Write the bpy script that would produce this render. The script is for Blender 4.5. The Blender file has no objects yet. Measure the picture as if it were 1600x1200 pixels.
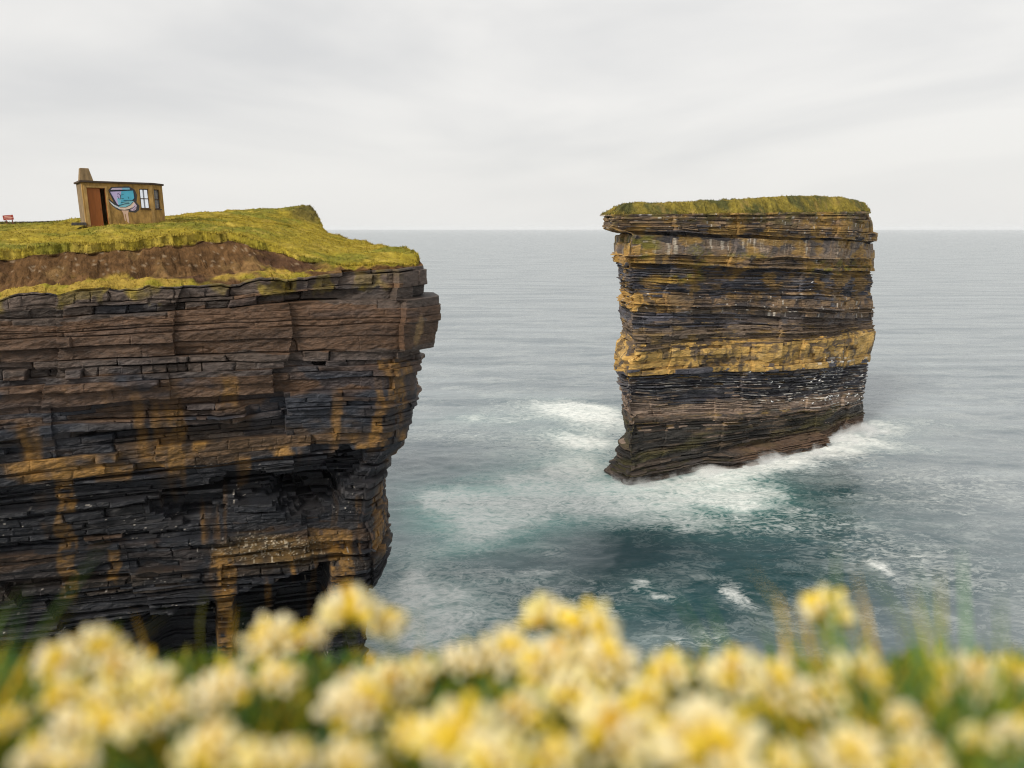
import bpy, bmesh, math, random
import numpy as np
from mathutils import Vector, Matrix

scene = bpy.context.scene
R = math.radians
rng = np.random.RandomState(7)
random.seed(7)

# ------------------------------------------------------------------ camera, world, sun
CAMZ = 42.0; PITCH = R(12.35); FPX = 1111.1
cam_d = bpy.data.cameras.new('camera'); cam = bpy.data.objects.new('camera', cam_d)
scene.collection.objects.link(cam); scene.camera = cam
cam.location = (0, 0, CAMZ); cam.rotation_euler = (R(90) - PITCH, 0, 0)
cam_d.sensor_width = 36; cam_d.lens = 25.0
cam_d.clip_start = 0.05; cam_d.clip_end = 90000
cam_d.dof.use_dof = True; cam_d.dof.focus_distance = 95; cam_d.dof.aperture_fstop = 1.3

SUN_EL, SUN_AZ, SUN_E = R(36), R(-138), 3.2      # azimuth from +Y towards +X: behind the camera to the left
SKY_K = 1.0
world = bpy.data.worlds.new('World'); scene.world = world; world.use_nodes = True
nt = world.node_tree; nt.nodes.clear()
def N(t, tree=None, **kw):
    n = (tree or nt).nodes.new(t)
    for k, v in kw.items(): setattr(n, k, v)
    return n
wo = N('ShaderNodeOutputWorld'); bgs = N('ShaderNodeBackground'); bgc = N('ShaderNodeBackground'); mixw = N('ShaderNodeMixShader')
sky = N('ShaderNodeTexSky', sky_type='NISHITA', sun_disc=False, sun_elevation=SUN_EL, sun_rotation=SUN_AZ % (2*math.pi))
sky.air_density = 1.2; sky.dust_density = 3.0
nt.links.new(sky.outputs[0], bgs.inputs[0]); bgs.inputs[1].default_value = 0.09
tc = N('ShaderNodeTexCoord'); mp = N('ShaderNodeMapping'); mp.inputs['Scale'].default_value = (1.3, 1.3, 5.5); mp.inputs['Rotation'].default_value = (R(1), R(-2), R(48))
nz = N('ShaderNodeTexNoise'); nz.inputs['Scale'].default_value = 1.15; nz.inputs['Detail'].default_value = 5; nz.inputs['Roughness'].default_value = 0.5; nz.inputs['Distortion'].default_value = 0.5
rp = N('ShaderNodeValToRGB'); e = rp.color_ramp.elements
e[0].position = 0.36; e[0].color = (0.68, 0.68, 0.68, 1); e[1].position = 0.60; e[1].color = (0.86, 0.845, 0.82, 1)
nt.links.new(tc.outputs['Generated'], mp.inputs[0]); nt.links.new(mp.outputs[0], nz.inputs['Vector']); nt.links.new(nz.outputs[0], rp.inputs[0])
# paler band towards the horizon
sp = N('ShaderNodeSeparateXYZ'); nt.links.new(tc.outputs['Generated'], sp.inputs[0])
mr = N('ShaderNodeMapRange'); mr.inputs[1].default_value = 0.0; mr.inputs[2].default_value = 0.16; mr.inputs[3].default_value = 0.85; mr.inputs[4].default_value = 0.0
nt.links.new(sp.outputs['Z'], mr.inputs[0])
mxh = N('ShaderNodeMixRGB'); mxh.inputs[2].default_value = (0.79, 0.785, 0.765, 1)
nt.links.new(mr.outputs[0], mxh.inputs[0]); nt.links.new(rp.outputs[0], mxh.inputs[1])
nt.links.new(mxh.outputs[0], bgc.inputs[0]); bgc.inputs[1].default_value = SKY_K
mixw.inputs[0].default_value = 0.93
nt.links.new(bgs.outputs[0], mixw.inputs[1]); nt.links.new(bgc.outputs[0], mixw.inputs[2]); nt.links.new(mixw.outputs[0], wo.inputs[0])

sun_d = bpy.data.lights.new('sun', 'SUN'); sun = bpy.data.objects.new('sun', sun_d); scene.collection.objects.link(sun)
sun_d.energy = SUN_E; sun_d.angle = R(14); sun_d.color = (1.0, 0.93, 0.82)
sdir = Vector((math.sin(SUN_AZ)*math.cos(SUN_EL), math.cos(SUN_AZ)*math.cos(SUN_EL), math.sin(SUN_EL)))
sun.rotation_euler = sdir.to_track_quat('Z', 'Y').to_euler()
sun.location = (0, -20, 90)

vs = scene.view_settings
vs.view_transform = 'Standard'; vs.look = 'None'; vs.exposure = 0.12; vs.gamma = 1; vs.use_curve_mapping = False
cy = scene.cycles
cy.use_denoising = True
cy.max_bounces = 6; cy.volume_bounces = 3; cy.filter_width = 1.1; cy.transparent_max_bounces = 12; cy.volume_step_rate = 1.0

# ------------------------------------------------------------------ helpers
CP, SP = math.cos(PITCH), math.sin(PITCH)
def at(px, py, Y):
    u = (px-800)/FPX; v = (600-py)/FPX
    t = Y/(CP + v*SP)
    return (u*t, Y, CAMZ + t*(-SP + v*CP))
def sea_at(px, py):
    u = (px-800)/FPX; v = (600-py)/FPX
    t = CAMZ/(SP - v*CP)
    return (u*t, t*(CP + v*SP))
def proj(x, y, z):
    d = y*CP - (z-CAMZ)*SP; h = y*SP + (z-CAMZ)*CP
    d = np.maximum(d, 1e-3)
    return 800 + FPX*x/d, 600 - FPX*h/d
def h2(i, j, seed=0):
    i = np.asarray(i).astype(np.int64); j = np.asarray(j).astype(np.int64)
    x = (i*374761393 + j*668265263 + seed*144269504 + 12345) & 0xFFFFFFFF
    x = ((x ^ (x >> 13))*1274126177) & 0xFFFFFFFF
    x = ((x ^ (x >> 15))*2246822519) & 0xFFFFFFFF
    x = x ^ (x >> 16)
    return (x & 0xFFFFFF)/float(0x1000000)
def vn(x, y, seed=0):
    x = np.asarray(x, float); y = np.asarray(y, float)
    i = np.floor(x); j = np.floor(y); a = x-i; b = y-j
    a = a*a*(3-2*a); b = b*b*(3-2*b)
    return ((h2(i, j, seed)*(1-a)+h2(i+1, j, seed)*a)*(1-b) + (h2(i, j+1, seed)*(1-a)+h2(i+1, j+1, seed)*a)*b)*2-1
def fbm(x, y, seed=0, o=4):
    s = 0; a = 1; t = 0
    for k in range(o):
        s = s + a*vn(x*2**k + 17*k, y*2**k + 5*k, seed+k); t += a; a *= .5
    return s/t
def ss(a, b, x):
    t = np.clip((x-a)/(b-a), 0, 1); return t*t*(3-2*t)
def blob(PX, PY, cx, cy_, rx, ry, soft=.35):
    d = np.sqrt(((PX-cx)/rx)**2 + ((PY-cy_)/ry)**2)
    return 1-ss(1-soft, 1+soft, d)

def link(o, parent=None):
    scene.collection.objects.link(o)
    if parent: o.parent = parent
    return o
def raw_mesh(name, V, F, cols=None, mat=None, parent=None, smooth=False):
    """V (n,3), F (m,k) arrays"""
    me = bpy.data.meshes.new(name); V = np.asarray(V, np.float32); F = np.asarray(F, np.int32)
    me.vertices.add(len(V)); me.vertices.foreach_set('co', V.ravel())
    k = F.shape[1]; me.loops.add(F.size); me.loops.foreach_set('vertex_index', F.ravel())
    me.polygons.add(len(F)); me.polygons.foreach_set('loop_start', np.arange(0, F.size, k, dtype=np.int32))
    try: me.polygons.foreach_set('loop_total', np.full(len(F), k, np.int32))
    except Exception: pass
    me.update(calc_edges=True); me.validate()
    me.polygons.foreach_set('use_smooth', np.full(len(me.polygons), smooth))
    if cols is not None:
        a = me.attributes.new('Col', 'FLOAT_COLOR', 'POINT')
        c = np.ones((len(V), 4), np.float32); c[:, :cols.shape[1]] = cols
        a.data.foreach_set('color', c.ravel())
    o = bpy.data.objects.new(name, me)
    if mat: me.materials.append(mat)
    return link(o, parent)
def grid_faces(nr, nc, close=False):
    r = np.arange(nr-1)[:, None]; c = np.arange(nc if close else nc-1)[None, :]
    c2 = (c+1) % nc
    return np.stack([r*nc+c, r*nc+c2, (r+1)*nc+c2, (r+1)*nc+c], -1).reshape(-1, 4)
def tag(o, label=None, cat=None, group=None, kind=None):
    if label: o['label'] = label
    if cat: o['category'] = cat
    if group: o['group'] = group
    if kind: o['kind'] = kind
    return o
def empty(name, loc):
    o = bpy.data.objects.new(name, None); o.location = loc; o.empty_display_size = .3
    return link(o)
class MB:
    def __init__(s): s.bm = bmesh.new(); s.lay = s.bm.verts.layers.float_color.new('Col'); s.c = (1, 1, 1, 1)
    def col(s, *c): s.c = tuple(c) + (1,) if len(c) == 3 else tuple(c); return s
    def poly(s, pts):
        vs_ = [s.bm.verts.new(p) for p in pts]
        for v in vs_: v[s.lay] = s.c
        try: s.bm.faces.new(vs_)
        except Exception: pass
        return vs_
    def hexa(s, b, t):
        """bottom ring b and top ring t, same count"""
        n = len(b); vb = [s.bm.verts.new(p) for p in b]; vt = [s.bm.verts.new(p) for p in t]
        for v in vb+vt: v[s.lay] = s.c
        s.bm.faces.new(vb[::-1]); s.bm.faces.new(vt)
        for i in range(n): s.bm.faces.new((vb[i], vb[(i+1) % n], vt[(i+1) % n], vt[i]))
        return s
    def box(s, x0, x1, y0, y1, z0, z1):
        q = [(x0, y0), (x1, y0), (x1, y1), (x0, y1)]
        return s.hexa([(a, b, z0) for a, b in q], [(a, b, z1) for a, b in q])
    def build(s, name, mat, parent=None, bevel=0, smooth=False):
        bmesh.ops.recalc_face_normals(s.bm, faces=s.bm.faces)
        me = bpy.data.meshes.new(name); s.bm.to_mesh(me); s.bm.free(); me.materials.append(mat)
        o = link(bpy.data.objects.new(name, me), parent)
        if smooth: me.polygons.foreach_set('use_smooth', [True]*len(me.polygons))
        if bevel:
            m = o.modifiers.new('bevel', 'BEVEL'); m.width = bevel; m.segments = 2; m.limit_method = 'ANGLE'
        return o

# ------------------------------------------------------------------ materials
def mat_new(name):
    m = bpy.data.materials.new(name); m.use_nodes = True; t = m.node_tree; t.nodes.clear()
    out = t.nodes.new('ShaderNodeOutputMaterial'); b = t.nodes.new('ShaderNodeBsdfPrincipled')
    t.links.new(b.outputs[0], out.inputs[0]); return m, t, b, out
def noise(t, scale, detail=4, rough=.55, vec=None, dist=0, mscale=None):
    n = t.nodes.new('ShaderNodeTexNoise'); n.inputs['Scale'].default_value = scale; n.inputs['Detail'].default_value = detail
    n.inputs['Roughness'].default_value = rough; n.inputs['Distortion'].default_value = dist
    c = t.nodes.new('ShaderNodeTexCoord')
    if mscale:
        m = t.nodes.new('ShaderNodeMapping'); m.inputs['Scale'].default_value = mscale
        t.links.new(c.outputs['Object'], m.inputs[0]); t.links.new(m.outputs[0], n.inputs['Vector'])
    else: t.links.new(c.outputs['Object'], n.inputs['Vector'])
    return n.outputs[0]
def rng_node(t, src, a, b, c, d):
    m = t.nodes.new('ShaderNodeMapRange'); t.links.new(src, m.inputs[0])
    for i, v in enumerate((a, b, c, d)): m.inputs[i+1].default_value = v
    return m.outputs[0]
def mul(t, a, b):
    m = t.nodes.new('ShaderNodeVectorMath'); m.operation = 'MULTIPLY'; t.links.new(a, m.inputs[0]); t.links.new(b, m.inputs[1]); return m.outputs[0]
def attr_mat(name, base=None, lo=.7, hi=1.3, scale=3.0, mscale=None, rough=.85, bump=.2, bdist=.05, bscale=6.0, spec=.3, sub=0):
    m, t, b, out = mat_new(name)
    if base is None:
        a = t.nodes.new('ShaderNodeAttribute'); a.attribute_name = 'Col'; col = a.outputs['Color']
    else:
        a = t.nodes.new('ShaderNodeRGB'); a.outputs[0].default_value = (*base, 1); col = a.outputs[0]
    n = noise(t, scale, 5, .65, mscale=mscale)
    col = mul(t, col, rng_node(t, n, .25, .75, lo, hi))
    t.links.new(col, b.inputs['Base Color'])
    b.inputs['Roughness'].default_value = rough; b.inputs['Specular IOR Level'].default_value = spec
    if bump:
        bn = t.nodes.new('ShaderNodeBump'); bn.inputs['Strength'].default_value = bump; bn.inputs['Distance'].default_value = bdist
        t.links.new(noise(t, bscale, 6, .65, mscale=mscale), bn.inputs['Height']); t.links.new(bn.outputs[0], b.inputs['Normal'])
    if sub: b.inputs['Subsurface Weight'].default_value = sub
    return m
M_cliff = attr_mat('layered rock', lo=.38, hi=1.5, scale=2.2, mscale=(1, 1, 2.0), rough=.62, bump=.8, bdist=.10, bscale=4.5, spec=.45)
M_stack = attr_mat('stack rock', lo=.5, hi=1.6, scale=1.1, mscale=(.7, .7, 4.0), rough=.8, bump=.9, bdist=.2, bscale=1.8, spec=.3)
M_turf = attr_mat('turf', lo=.6, hi=1.35, scale=2.4, rough=.95, bump=1.0, bdist=.15, bscale=5, spec=.1)
M_blade = attr_mat('grass blades', lo=.8, hi=1.2, scale=1.0, rough=.8, bump=0, spec=.15)

# ------------------------------------------------------------------ layered rock sheets
# kind: thickness range, base offset, block width, block amp, notch depth, colour, colour variation
KIND = {
 #            th0  th1   off   w    amp  notch  colour               var
 'massive': (.5, 1.6,  .25, 7.0, .09, .14, (.098, .053, .028), .3),
 'brown':   (.35, .9,  .10, 2.2, .18, .16, (.098, .055, .030), .45),
 'course':  (.8, 1.0,  .10, 1.7, .30, .25, (.085, .060, .046), .55),
 'shale':   (.10, .28, -.35, 2.6, .16, .12, (.030, .031, .040), .5),
 'dark':    (.3, .8,  -.15, 1.9, .30, .22, (.037, .035, .040), .5),
 'mixed':   (.25, .75, .05, 1.6, .24, .20, (.072, .050, .036), .6),
 'gold':    (.4, .9,   .15, 1.5, .22, .12, (.125, .072, .034), .6),
 'soil':    (.5, .9,  -.10, 1.0, .15, .02, (.10, .062, .030), .3),
 'under':   (.2, .5,  -2.4, 3.0, .20, .10, (.016, .019, .026), .4),
 's_cap':   (.22, .6,  .55, 2.0, .28, .20, (.175, .118, .072), .45),
 's_grey':  (1.6, 2.4, .15, 3.0, .14, .12, (.165, .122, .088), .3),
 's_tan':   (.3, .8,   .20, 2.2, .22, .16, (.165, .110, .064), .35),
 's_notch': (.2, .4,  -.6, 2.5, .10, .10, (.045, .040, .042), .4),
 's_shale': (.14, .36, -.45, 3.0, .22, .15, (.060, .058, .070), .7),
 's_brown': (.16, .5, -.10, 3.0, .18, .14, (.105, .080, .062), .6),
 's_gold':  (1.0, 2.6, .55, 2.6, .30, .08, (.40, .25, .075), .2),
 's_olive': (.16, .42, -.15, 3.0, .20, .14, (.046, .042, .038), .6),
}
def smooth_poly(pts, ds, k):
    pts = np.array(pts, float); seg = np.hypot(*np.diff(pts, axis=0).T); cs = np.r_[0, np.cumsum(seg)]
    s = np.arange(0, cs[-1], ds); x = np.interp(s, cs, pts[:, 0]); y = np.interp(s, cs, pts[:, 1])
    return s, x, y, cs
def box_smooth(a, n, wrap):
    if n < 2: return a
    k = np.hanning(n+2)[1:-1]; k /= k.sum()
    p = np.pad(a, n, mode='wrap' if wrap else 'edge') if wrap else np.pad(a, n, mode='reflect', reflect_type='odd')
    return np.convolve(p, k, 'same')[n:-n]

def rock_sheet(outline, ds, zL, zR, beds, pL, pR, seed, closed=False, extra=None, colour=None, rowstep=.09, round_m=1.2, butt=.5, mat_amp=1.0, rough_amp=1.0):
    """returns P (nr,nc,3), C (nr,nc,3), info. zL, zR: elevations of bed boundaries at pL and pR (top first)."""
    s, x, y, cs = smooth_poly(outline, ds, 0)
    n = max(2, int(round_m/ds)); x = box_smooth(x, n, closed); y = box_smooth(y, n, closed)
    if closed: gx = (np.roll(x, -1)-np.roll(x, 1)); gy = (np.roll(y, -1)-np.roll(y, 1))
    else: gx = np.gradient(x); gy = np.gradient(y)
    L = np.hypot(gx, gy)+1e-9; nx, ny = gy/L, -gx/L
    nx = box_smooth(nx, n, closed); ny = box_smooth(ny, n, closed); L = np.hypot(nx, ny); nx /= L; ny /= L
    pL = np.array(pL); pR = np.array(pR); d = pR-pL
    f = np.clip(((x-pL[0])*d[0] + (y-pL[1])*d[1])/(d@d), -.6 if not closed else 0, 1.0)
    # rows
    r = np.random.RandomState(seed); rows = []; sid = 0
    for i, kd in enumerate(beds):
        K = KIND[kd]; H = .5*(abs(zL[i]-zL[i+1]) + abs(zR[i]-zR[i+1]))
        th = []
        while sum(th) < H: th.append(r.uniform(K[0], K[1])*(1 if r.rand() > .35 else r.uniform(.25, .6)))
        th = np.array(th); th *= H/th.sum(); c = np.r_[0, np.cumsum(th)]/H; deep_ = r.rand(len(th)+1) < (.34 if K[3] > .15 else .2)
        for j in range(len(th)):
            t0, t1 = c[j], c[j+1]; m = max(3, int(round(th[j]/rowstep))+1)
            e = min(.35, .035/th[j]+.02)
            fr = np.r_[e*.25, np.linspace(e, 1-e, m), 1-e*.25]
            if deep_[j+1] and th[j] > .2: fr = np.r_[e*.25, np.linspace(e, 1-min(.4, .11/th[j]), m), 1-min(.35, .09/th[j]), 1-e*.25]
            so = r.normal()*.27*(1 if kd[:2] != 's_' else 1.3)
            for q, ff in enumerate(fr):
                nt_ = (1.0 if q in (0, len(fr)-1) else 0.0)*(1 if q == 0 or not deep_[j+1] else 2.6)
                if deep_[j+1] and th[j] > .2 and q == len(fr)-2: nt_ = 2.4
                rows.append((i + t0+(t1-t0)*ff, sid, nt_, ff, i, so, th[j], K[2], K[3]*(.6+.8*h2(sid, 3, seed)), K[4], K[5], K[7]))
            sid += 1
    A = np.array(rows); nr = len(A); nc = len(x)
    tau, SID, NOT, FR, BI, SO, TH, OFF, W, AMP, ND, CV = [A[:, k][:, None] for k in range(12)]
    S = s[None, :]; Fc = f[None, :]
    bidx = np.arange(len(zL))
    # slow warp of strata
    ZL = np.interp(tau, bidx, zL); ZR = np.interp(tau, bidx, zR)
    Z = ZL*(1-Fc) + ZR*Fc
    Z = Z + .34*fbm(S/8.0 + 0*tau, tau*1.3, seed+5, 3)*ss(0, .6, tau) + .035*vn(S/1.3, SID+.5, seed+9)*np.minimum(1, TH/.4)*ss(0, .4, tau)
    if not closed: Z = Z + (.38*fbm(S/1.7, S*0+4, seed+60, 3) - .12)*(1-ss(0, .9, tau))*(1-ss(.55, .8, Fc))
    # blocks
    W = np.maximum(W, .5)
    pos = S/W + h2(SID, 1, seed)*20 + .7*vn(S/W*.6, SID+.5, seed+2)
    pos = pos + .05*vn(Z/.3, S/1.1, seed+50)/W*1.2 + (FR-.5)*TH*(h2(SID, 12, seed)-.5)*.25/W
    k = np.floor(pos); fr = pos-k; dm = np.minimum(fr, 1-fr)*W
    open_ = lambda q_: h2(q_, SID, seed+4) > .42            # is the joint at the left of block q_ open
    kk = k.copy()
    for _ in range(3): kk = np.where(open_(kk), kk, kk-1)
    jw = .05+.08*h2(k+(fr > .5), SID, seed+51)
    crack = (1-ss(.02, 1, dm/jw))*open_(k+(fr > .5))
    k = kk
    hb = h2(k, SID, seed+3)
    calm = ss(.0, .30, fbm(S/4.5, Z/2.2, seed+80, 3) + (.06 if not closed else -.05)); calm = np.where(BI == (1 if not closed else 2), np.maximum(calm, .6), calm)
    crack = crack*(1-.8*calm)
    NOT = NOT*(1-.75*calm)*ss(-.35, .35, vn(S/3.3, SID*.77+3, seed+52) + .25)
    tilt = (fr-.5)*(h2(k, SID, seed+6)-.5)*.25
    env = .1+1.5*(.5+.5*vn(S/4.5, SID*.77, seed+8))
    # a block now and then has fallen out
    miss = (h2(k, SID, seed+11) > .93)*np.minimum(.55, TH*.6)
    D = OFF + SO*env*(1-.7*calm) + AMP*(hb-.5)*2*mat_amp*(1-.75*calm) + tilt*(1-calm) - crack*np.minimum(.16, .1+ND*.3) - NOT*ND*env - miss*(1-calm)
    D = D - .05*(FR-.5)*TH
    # buttresses: joint sets cutting many beds
    bw = 6.5; p2 = S/bw + .35*fbm(Z/7.0, S/14.0, seed+20, 2) + .12*np.floor(BI/2.0)*(h2(BI, 7, seed)-.5); k2 = np.floor(p2)
    D = D + butt*(h2(k2, np.floor(BI/2.0), seed+21)-.5)*2.0
    D = D + .9*rough_amp*fbm(S/11.0, Z/9.0, seed+30, 2) + .30*rough_amp*vn(k*.9+SID*7.3, SID+.5, seed+34)*np.minimum(1, TH/.5)*(1-.8*calm) + .16*rough_amp*fbm(S/3.0, Z/1.3, seed+33, 4) + .07*rough_amp*fbm(S/.5, Z/.2, seed+36, 3)
    X = x[None, :] + 0*Z; Y = y[None, :] + 0*Z
    PX, PY = proj(X, Y, Z)
    ctx = dict(S=S, Z=Z, X=X, Y=Y, PX=PX, PY=PY, f=Fc, tau=tau, BI=BI, SID=SID, FR=FR, hb=hb, k=k, crack=crack, NOT=NOT, TH=TH, seed=seed, nx=nx[None, :], ny=ny[None, :])
    dx = 0; dy = 0
    if extra: D, dx, dy = extra(D, ctx)
    P = np.stack([X + nx[None, :]*D + dx, Y + ny[None, :]*D + dy, Z], -1)
    KC = np.array([KIND[b][6] for b in beds])
    BW = np.clip(np.floor(tau + 1.1*(hb-.5)**3*4 + .22*fbm(S/3.0, Z/1.0, seed+70, 3)), 0, len(beds)-1).astype(int)
    base = KC[BW]; ctx['BI'] = BW*1.0 if closed else ctx['BI']
    v = 1 + CV*((hb-.5)*1.1 + (h2(SID, 55, seed)-.5)*1.0) + .25*fbm(S/2.5, Z/.8, seed+40, 3)
    C = base*np.clip(v, .25, 2)[..., None]
    C = C*(1-.35*np.maximum(np.minimum(NOT, 1), crack))[..., None]  # shade painted into notches and cracks by darkening their colour
    ctx['D'] = D
    if colour: C = colour(C, ctx)
    return P, np.clip(C, 0.004, .95), ctx

def mixc(C, col, m): 
    m = np.clip(m, 0, 1)[..., None]; return C*(1-m) + np.array(col)*m

# =================================================================== LEFT HEADLAND
SIL = [(640,400),(660,412),(668,420),(669,446),(664,458),(672,462),(676,464),(687,466),(688,500),(684,505),(684,520),(682,528),(676,541),(668,546),(656,552),(655,562),(667,566),(666,572),(655,576),(655,600),(656,626),(649,631),(649,655),(645,662),(642,676),(641,690),(632,708),(624,712),(614,728),(607,738),(601,748),(601,775),(597,792),(591,800),(597,812),(600,822),(599,850),(606,858),(606,895),(602,915),(601,945),(598,1020),(590,1200)]
CY = 54.0
sil = np.array([at(a, b, CY) for a, b in SIL]); o_ = np.argsort(sil[:, 2]); silZ, silX = sil[o_, 2], sil[o_, 0]
XB = at(668, 430, CY)[0]
L_out = [(-88, 20), (-31, 43), (-8.6, 51.4), (XB, CY), (-9.0, 60), (-14.8, 67), (-18.4, 73), (-21.5, 79), (-45, 92), (-95, 100)]
tabL = [462, 497, 563, 590, 640, 684, 722, 757, 800, 872, 918, 962, 1012]
tabR = [415, 462, 542, 564, 600, 634, 662, 690, 742, 806, 850, 884, 915]
bedsL = ['course', 'massive', 'course', 'massive', 'brown', 'mixed', 'gold', 'shale', 'dark', 'brown', 'mixed', 'shale', 'under']
pLL = at(0, 500, 43)[:2]; pLR = (XB, CY)
zLL = [at(0, v, 43)[2] for v in tabL] + [-1.5]; zLR = [at(640, v, 53.5)[2] for v in tabR] + [-1.5]
def extraL(D, c):
    S, Z, X, Y, PX, PY = c['S'], c['Z'], c['X'], c['Y'], c['PX'], c['PY']
    Zc = Z + (c['FR']-.5)*c['TH']; PY = PY - (c['FR']-.5)*c['TH']*20*.85
    ic = int(np.argmin(np.hypot(X[0]-XB, Y[0]-CY))); s0 = S[0, ic]
    w = np.where(S < s0, np.exp(-np.maximum(0, s0-S)/9.0), np.exp(-(S-s0)/14.0))
    tgt = np.interp(Zc, silZ, silX)-XB
    near = np.exp(-((S-s0)/3.0)**2)
    D = D*(1-.45*near)
    dx = tgt*w - .60*near
    front = np.where(S < s0, 1, 0)*(1-w)
    dy = -np.minimum(0, tgt)*.35*front                         # the whole face steps back lower down
    # caves and undercuts
    rec = 3.2*blob(PX, PY, 505, 778, 62, 30, .3) + 2.2*blob(PX, PY, 405, 770, 70, 22, .4) + 1.6*blob(PX, PY, 300, 800, 60, 24, .5) + 1.2*blob(PX, PY, 560, 735, 35, 30, .5)
    ln = np.interp(PX, [0, 230, 545, 600], [1025, 985, 886, 880])
    pil = ss(335, 342, PX)*(1-ss(368, 375, PX))
    pil2 = ss(538, 550, PX)
    und = ss(0, 6, PY-ln)*ss(180, 260, PX)*(1-pil2)*(1-pil*.8)
    rec = np.round(rec*(.6+.8*c['hb'])*1.3)/1.3
    rec = rec + 3.0*und
    # overhanging ledges
    D = D - rec + .5*blob(PX, PY, 362, 646, 28, 16, .2) + .9*blob(PX, PY, 300, 652, 60, 18, .2)*0
    return D, dx, dy
def colourL(C, c):
    S, Z, PX, PY, BI, FR, hb, k, SID = c['S'], c['Z'], c['PX'], c['PY'], c['BI'], c['FR'], c['hb'], c['k'], c['SID']
    sd = 91
    # grey blue blocks among the brown
    g = ((h2(k, SID, 61) > .78)*.55 + .45*ss(.05, .5, fbm(S/4.0, Z/1.2, 62, 3)))*(ss(440, 450, PY)*(1-ss(490, 500, PY))*.9 + .25*ss(490, 520, PY) + .95*ss(550, 620, PY))
    g = g + .8*ss(.08, .22, fbm(S/5.5, Z/2.4, 64, 4))*ss(540, 600, PY)
    C = mixc(C, (.030, .034, .046), g*.85)
    # rock colour darker lower down the face
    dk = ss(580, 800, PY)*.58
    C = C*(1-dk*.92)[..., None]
    # ochre seepage, long vertical streaks
    st = ss(.05, .55, fbm(S/1.1, Z/9.0, 71, 3))*ss(-.15, .35, fbm(S/6, Z/3.5, 72, 3))
    m = st*ss(560, 700, PY)*.85*(.5+.5*(BI != 7))
    C = mixc(C, (.29, .145, .024), m)
    C = mixc(C, (.30, .155, .03), (BI == 6)*ss(-.05, .4, fbm(S/1.8, Z/2.0, 79, 3))*.8)
    def streak(x0, x1, y0, y1):
        j = 9*fbm(Z/1.5, S*0+x0, 77, 3)
        return ss(x0-4, x0+3, PX+j)*(1-ss(x1-3, x1+4, PX+j))*ss(y0-5, y0+8, PY)*(1-ss(y1-14, y1+8, PY))
    for a in [(76, 104, 725, 965), (155, 172, 872, 935), (142, 200, 728, 760), (262, 288, 640, 755), (340, 372, 868, 1100), (545, 592, 850, 980), (598, 650, 560, 640), (510, 600, 835, 870), (345, 370, 585, 640), (335, 372, 868, 905)]:
        C = mixc(C, (.26, .135, .026), streak(*a)*(.55+.45*fbm(S/.35, Z/.35, 78, 4))*ss(-.35, .1, fbm(S/.6, SID*1.7, 76, 3)+.15))
    C = mixc(C, (.30, .19, .08), blob(PX, PY, 638, 515, 8, 22, .3)*.7)
    # golden ledge, its glint and guano painted in as pale specks
    b = blob(PX, PY, 440, 868, 90, 24, .4)
    C = mixc(C, (.20, .12, .035), b*(.5+.5*fbm(S/.8, Z/.3, 80, 3)))
    C = mixc(C, (.42, .36, .26), b*(h2(np.floor(S/.13), np.floor(Z/.09), 81) > .86)*.8)
    C = mixc(C, (.35, .32, .28), ss(690, 760, PY)*(h2(np.floor(S/.12), np.floor(Z/.08), 82) > .985)*ss(0, .3, fbm(S/3, Z/1, 83))*.9)
    # grass growing in the topmost cracks
    gr = ss(0.0, .3, fbm(S/1.3, Z/1.4, 84, 3)*1.2+.42-(PY-np.interp(PX, [0, 640], [448, 412]))/45)*ss(640, 540, PX)
    C = mixc(C, (.16, .115, .028), gr*.8)
    C = mixc(C, (.30, .22, .03), gr*ss(-.1, .3, fbm(S/.7, Z/.7, 85))*.8)
    return C
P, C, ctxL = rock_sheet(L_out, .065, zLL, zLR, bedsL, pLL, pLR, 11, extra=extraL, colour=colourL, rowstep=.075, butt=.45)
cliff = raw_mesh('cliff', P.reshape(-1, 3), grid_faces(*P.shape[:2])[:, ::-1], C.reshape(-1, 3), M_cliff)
tag(cliff, 'dark layered cliff face of the grassy headland on the left', kind='structure')
edge = P[0].copy()                                  # rim of the rock, one point per column

# ---- grassy top of the headland
ctrl = [(0,352,62),(60,352,62),(130,351,54.5),(190,347,56.5),(245,344,58),(180,349.5,53),(300,337,66),(360,330,70),(420,326,73),(460,326,74),(484,327,74.5),(497,336,74),(506,349,73),(532,366,70),(560,377,66),(600,381,61),(632,388,57.5),(643,402,55),
        (0,386,47),(100,379,48.5),(200,371,50),(330,361,52),(400,377,53),(450,388,53.2),(530,407,53),(600,411,53),(640,411,54),
        (400,350,62),(450,362,60),(500,385,58),(560,396,56.5),(-200,352,60),(-200,385,45),(-500,355,52),(0,366,53),(130,362,53),(250,356,54)]
cp = np.array([at(*a) for a in ctrl] + [(-60, 78, 41.6), (-40, 80, 42.0), (-85, 60, 41.5), (-28, 77, 43.6), (-24, 77, 44.0)])
def tps_fit(cp, lam=.3):
    n = len(cp); d = np.hypot(cp[:, None, 0]-cp[None, :, 0], cp[:, None, 1]-cp[None, :, 1])
    K = np.where(d > 0, d*d*np.log(d+1e-9), 0) + lam*np.eye(n)
    Q = np.c_[np.ones(n), cp[:, :2]]
    A = np.block([[K, Q], [Q.T, np.zeros((3, 3))]]); return np.linalg.solve(A, np.r_[cp[:, 2], 0, 0, 0])
wts = tps_fit(cp)
def htop(x, y):
    shp = x.shape; x = x.ravel(); y = y.ravel(); out = wts[-3] + wts[-2]*x + wts[-1]*y
    for i, (a, b, _) in enumerate(cp):
        d2 = (x-a)**2+(y-b)**2; out = out + wts[i]*.5*d2*np.log(d2+1e-9)
    return np.clip(out, 36.5, 45.2).reshape(shp)
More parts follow.
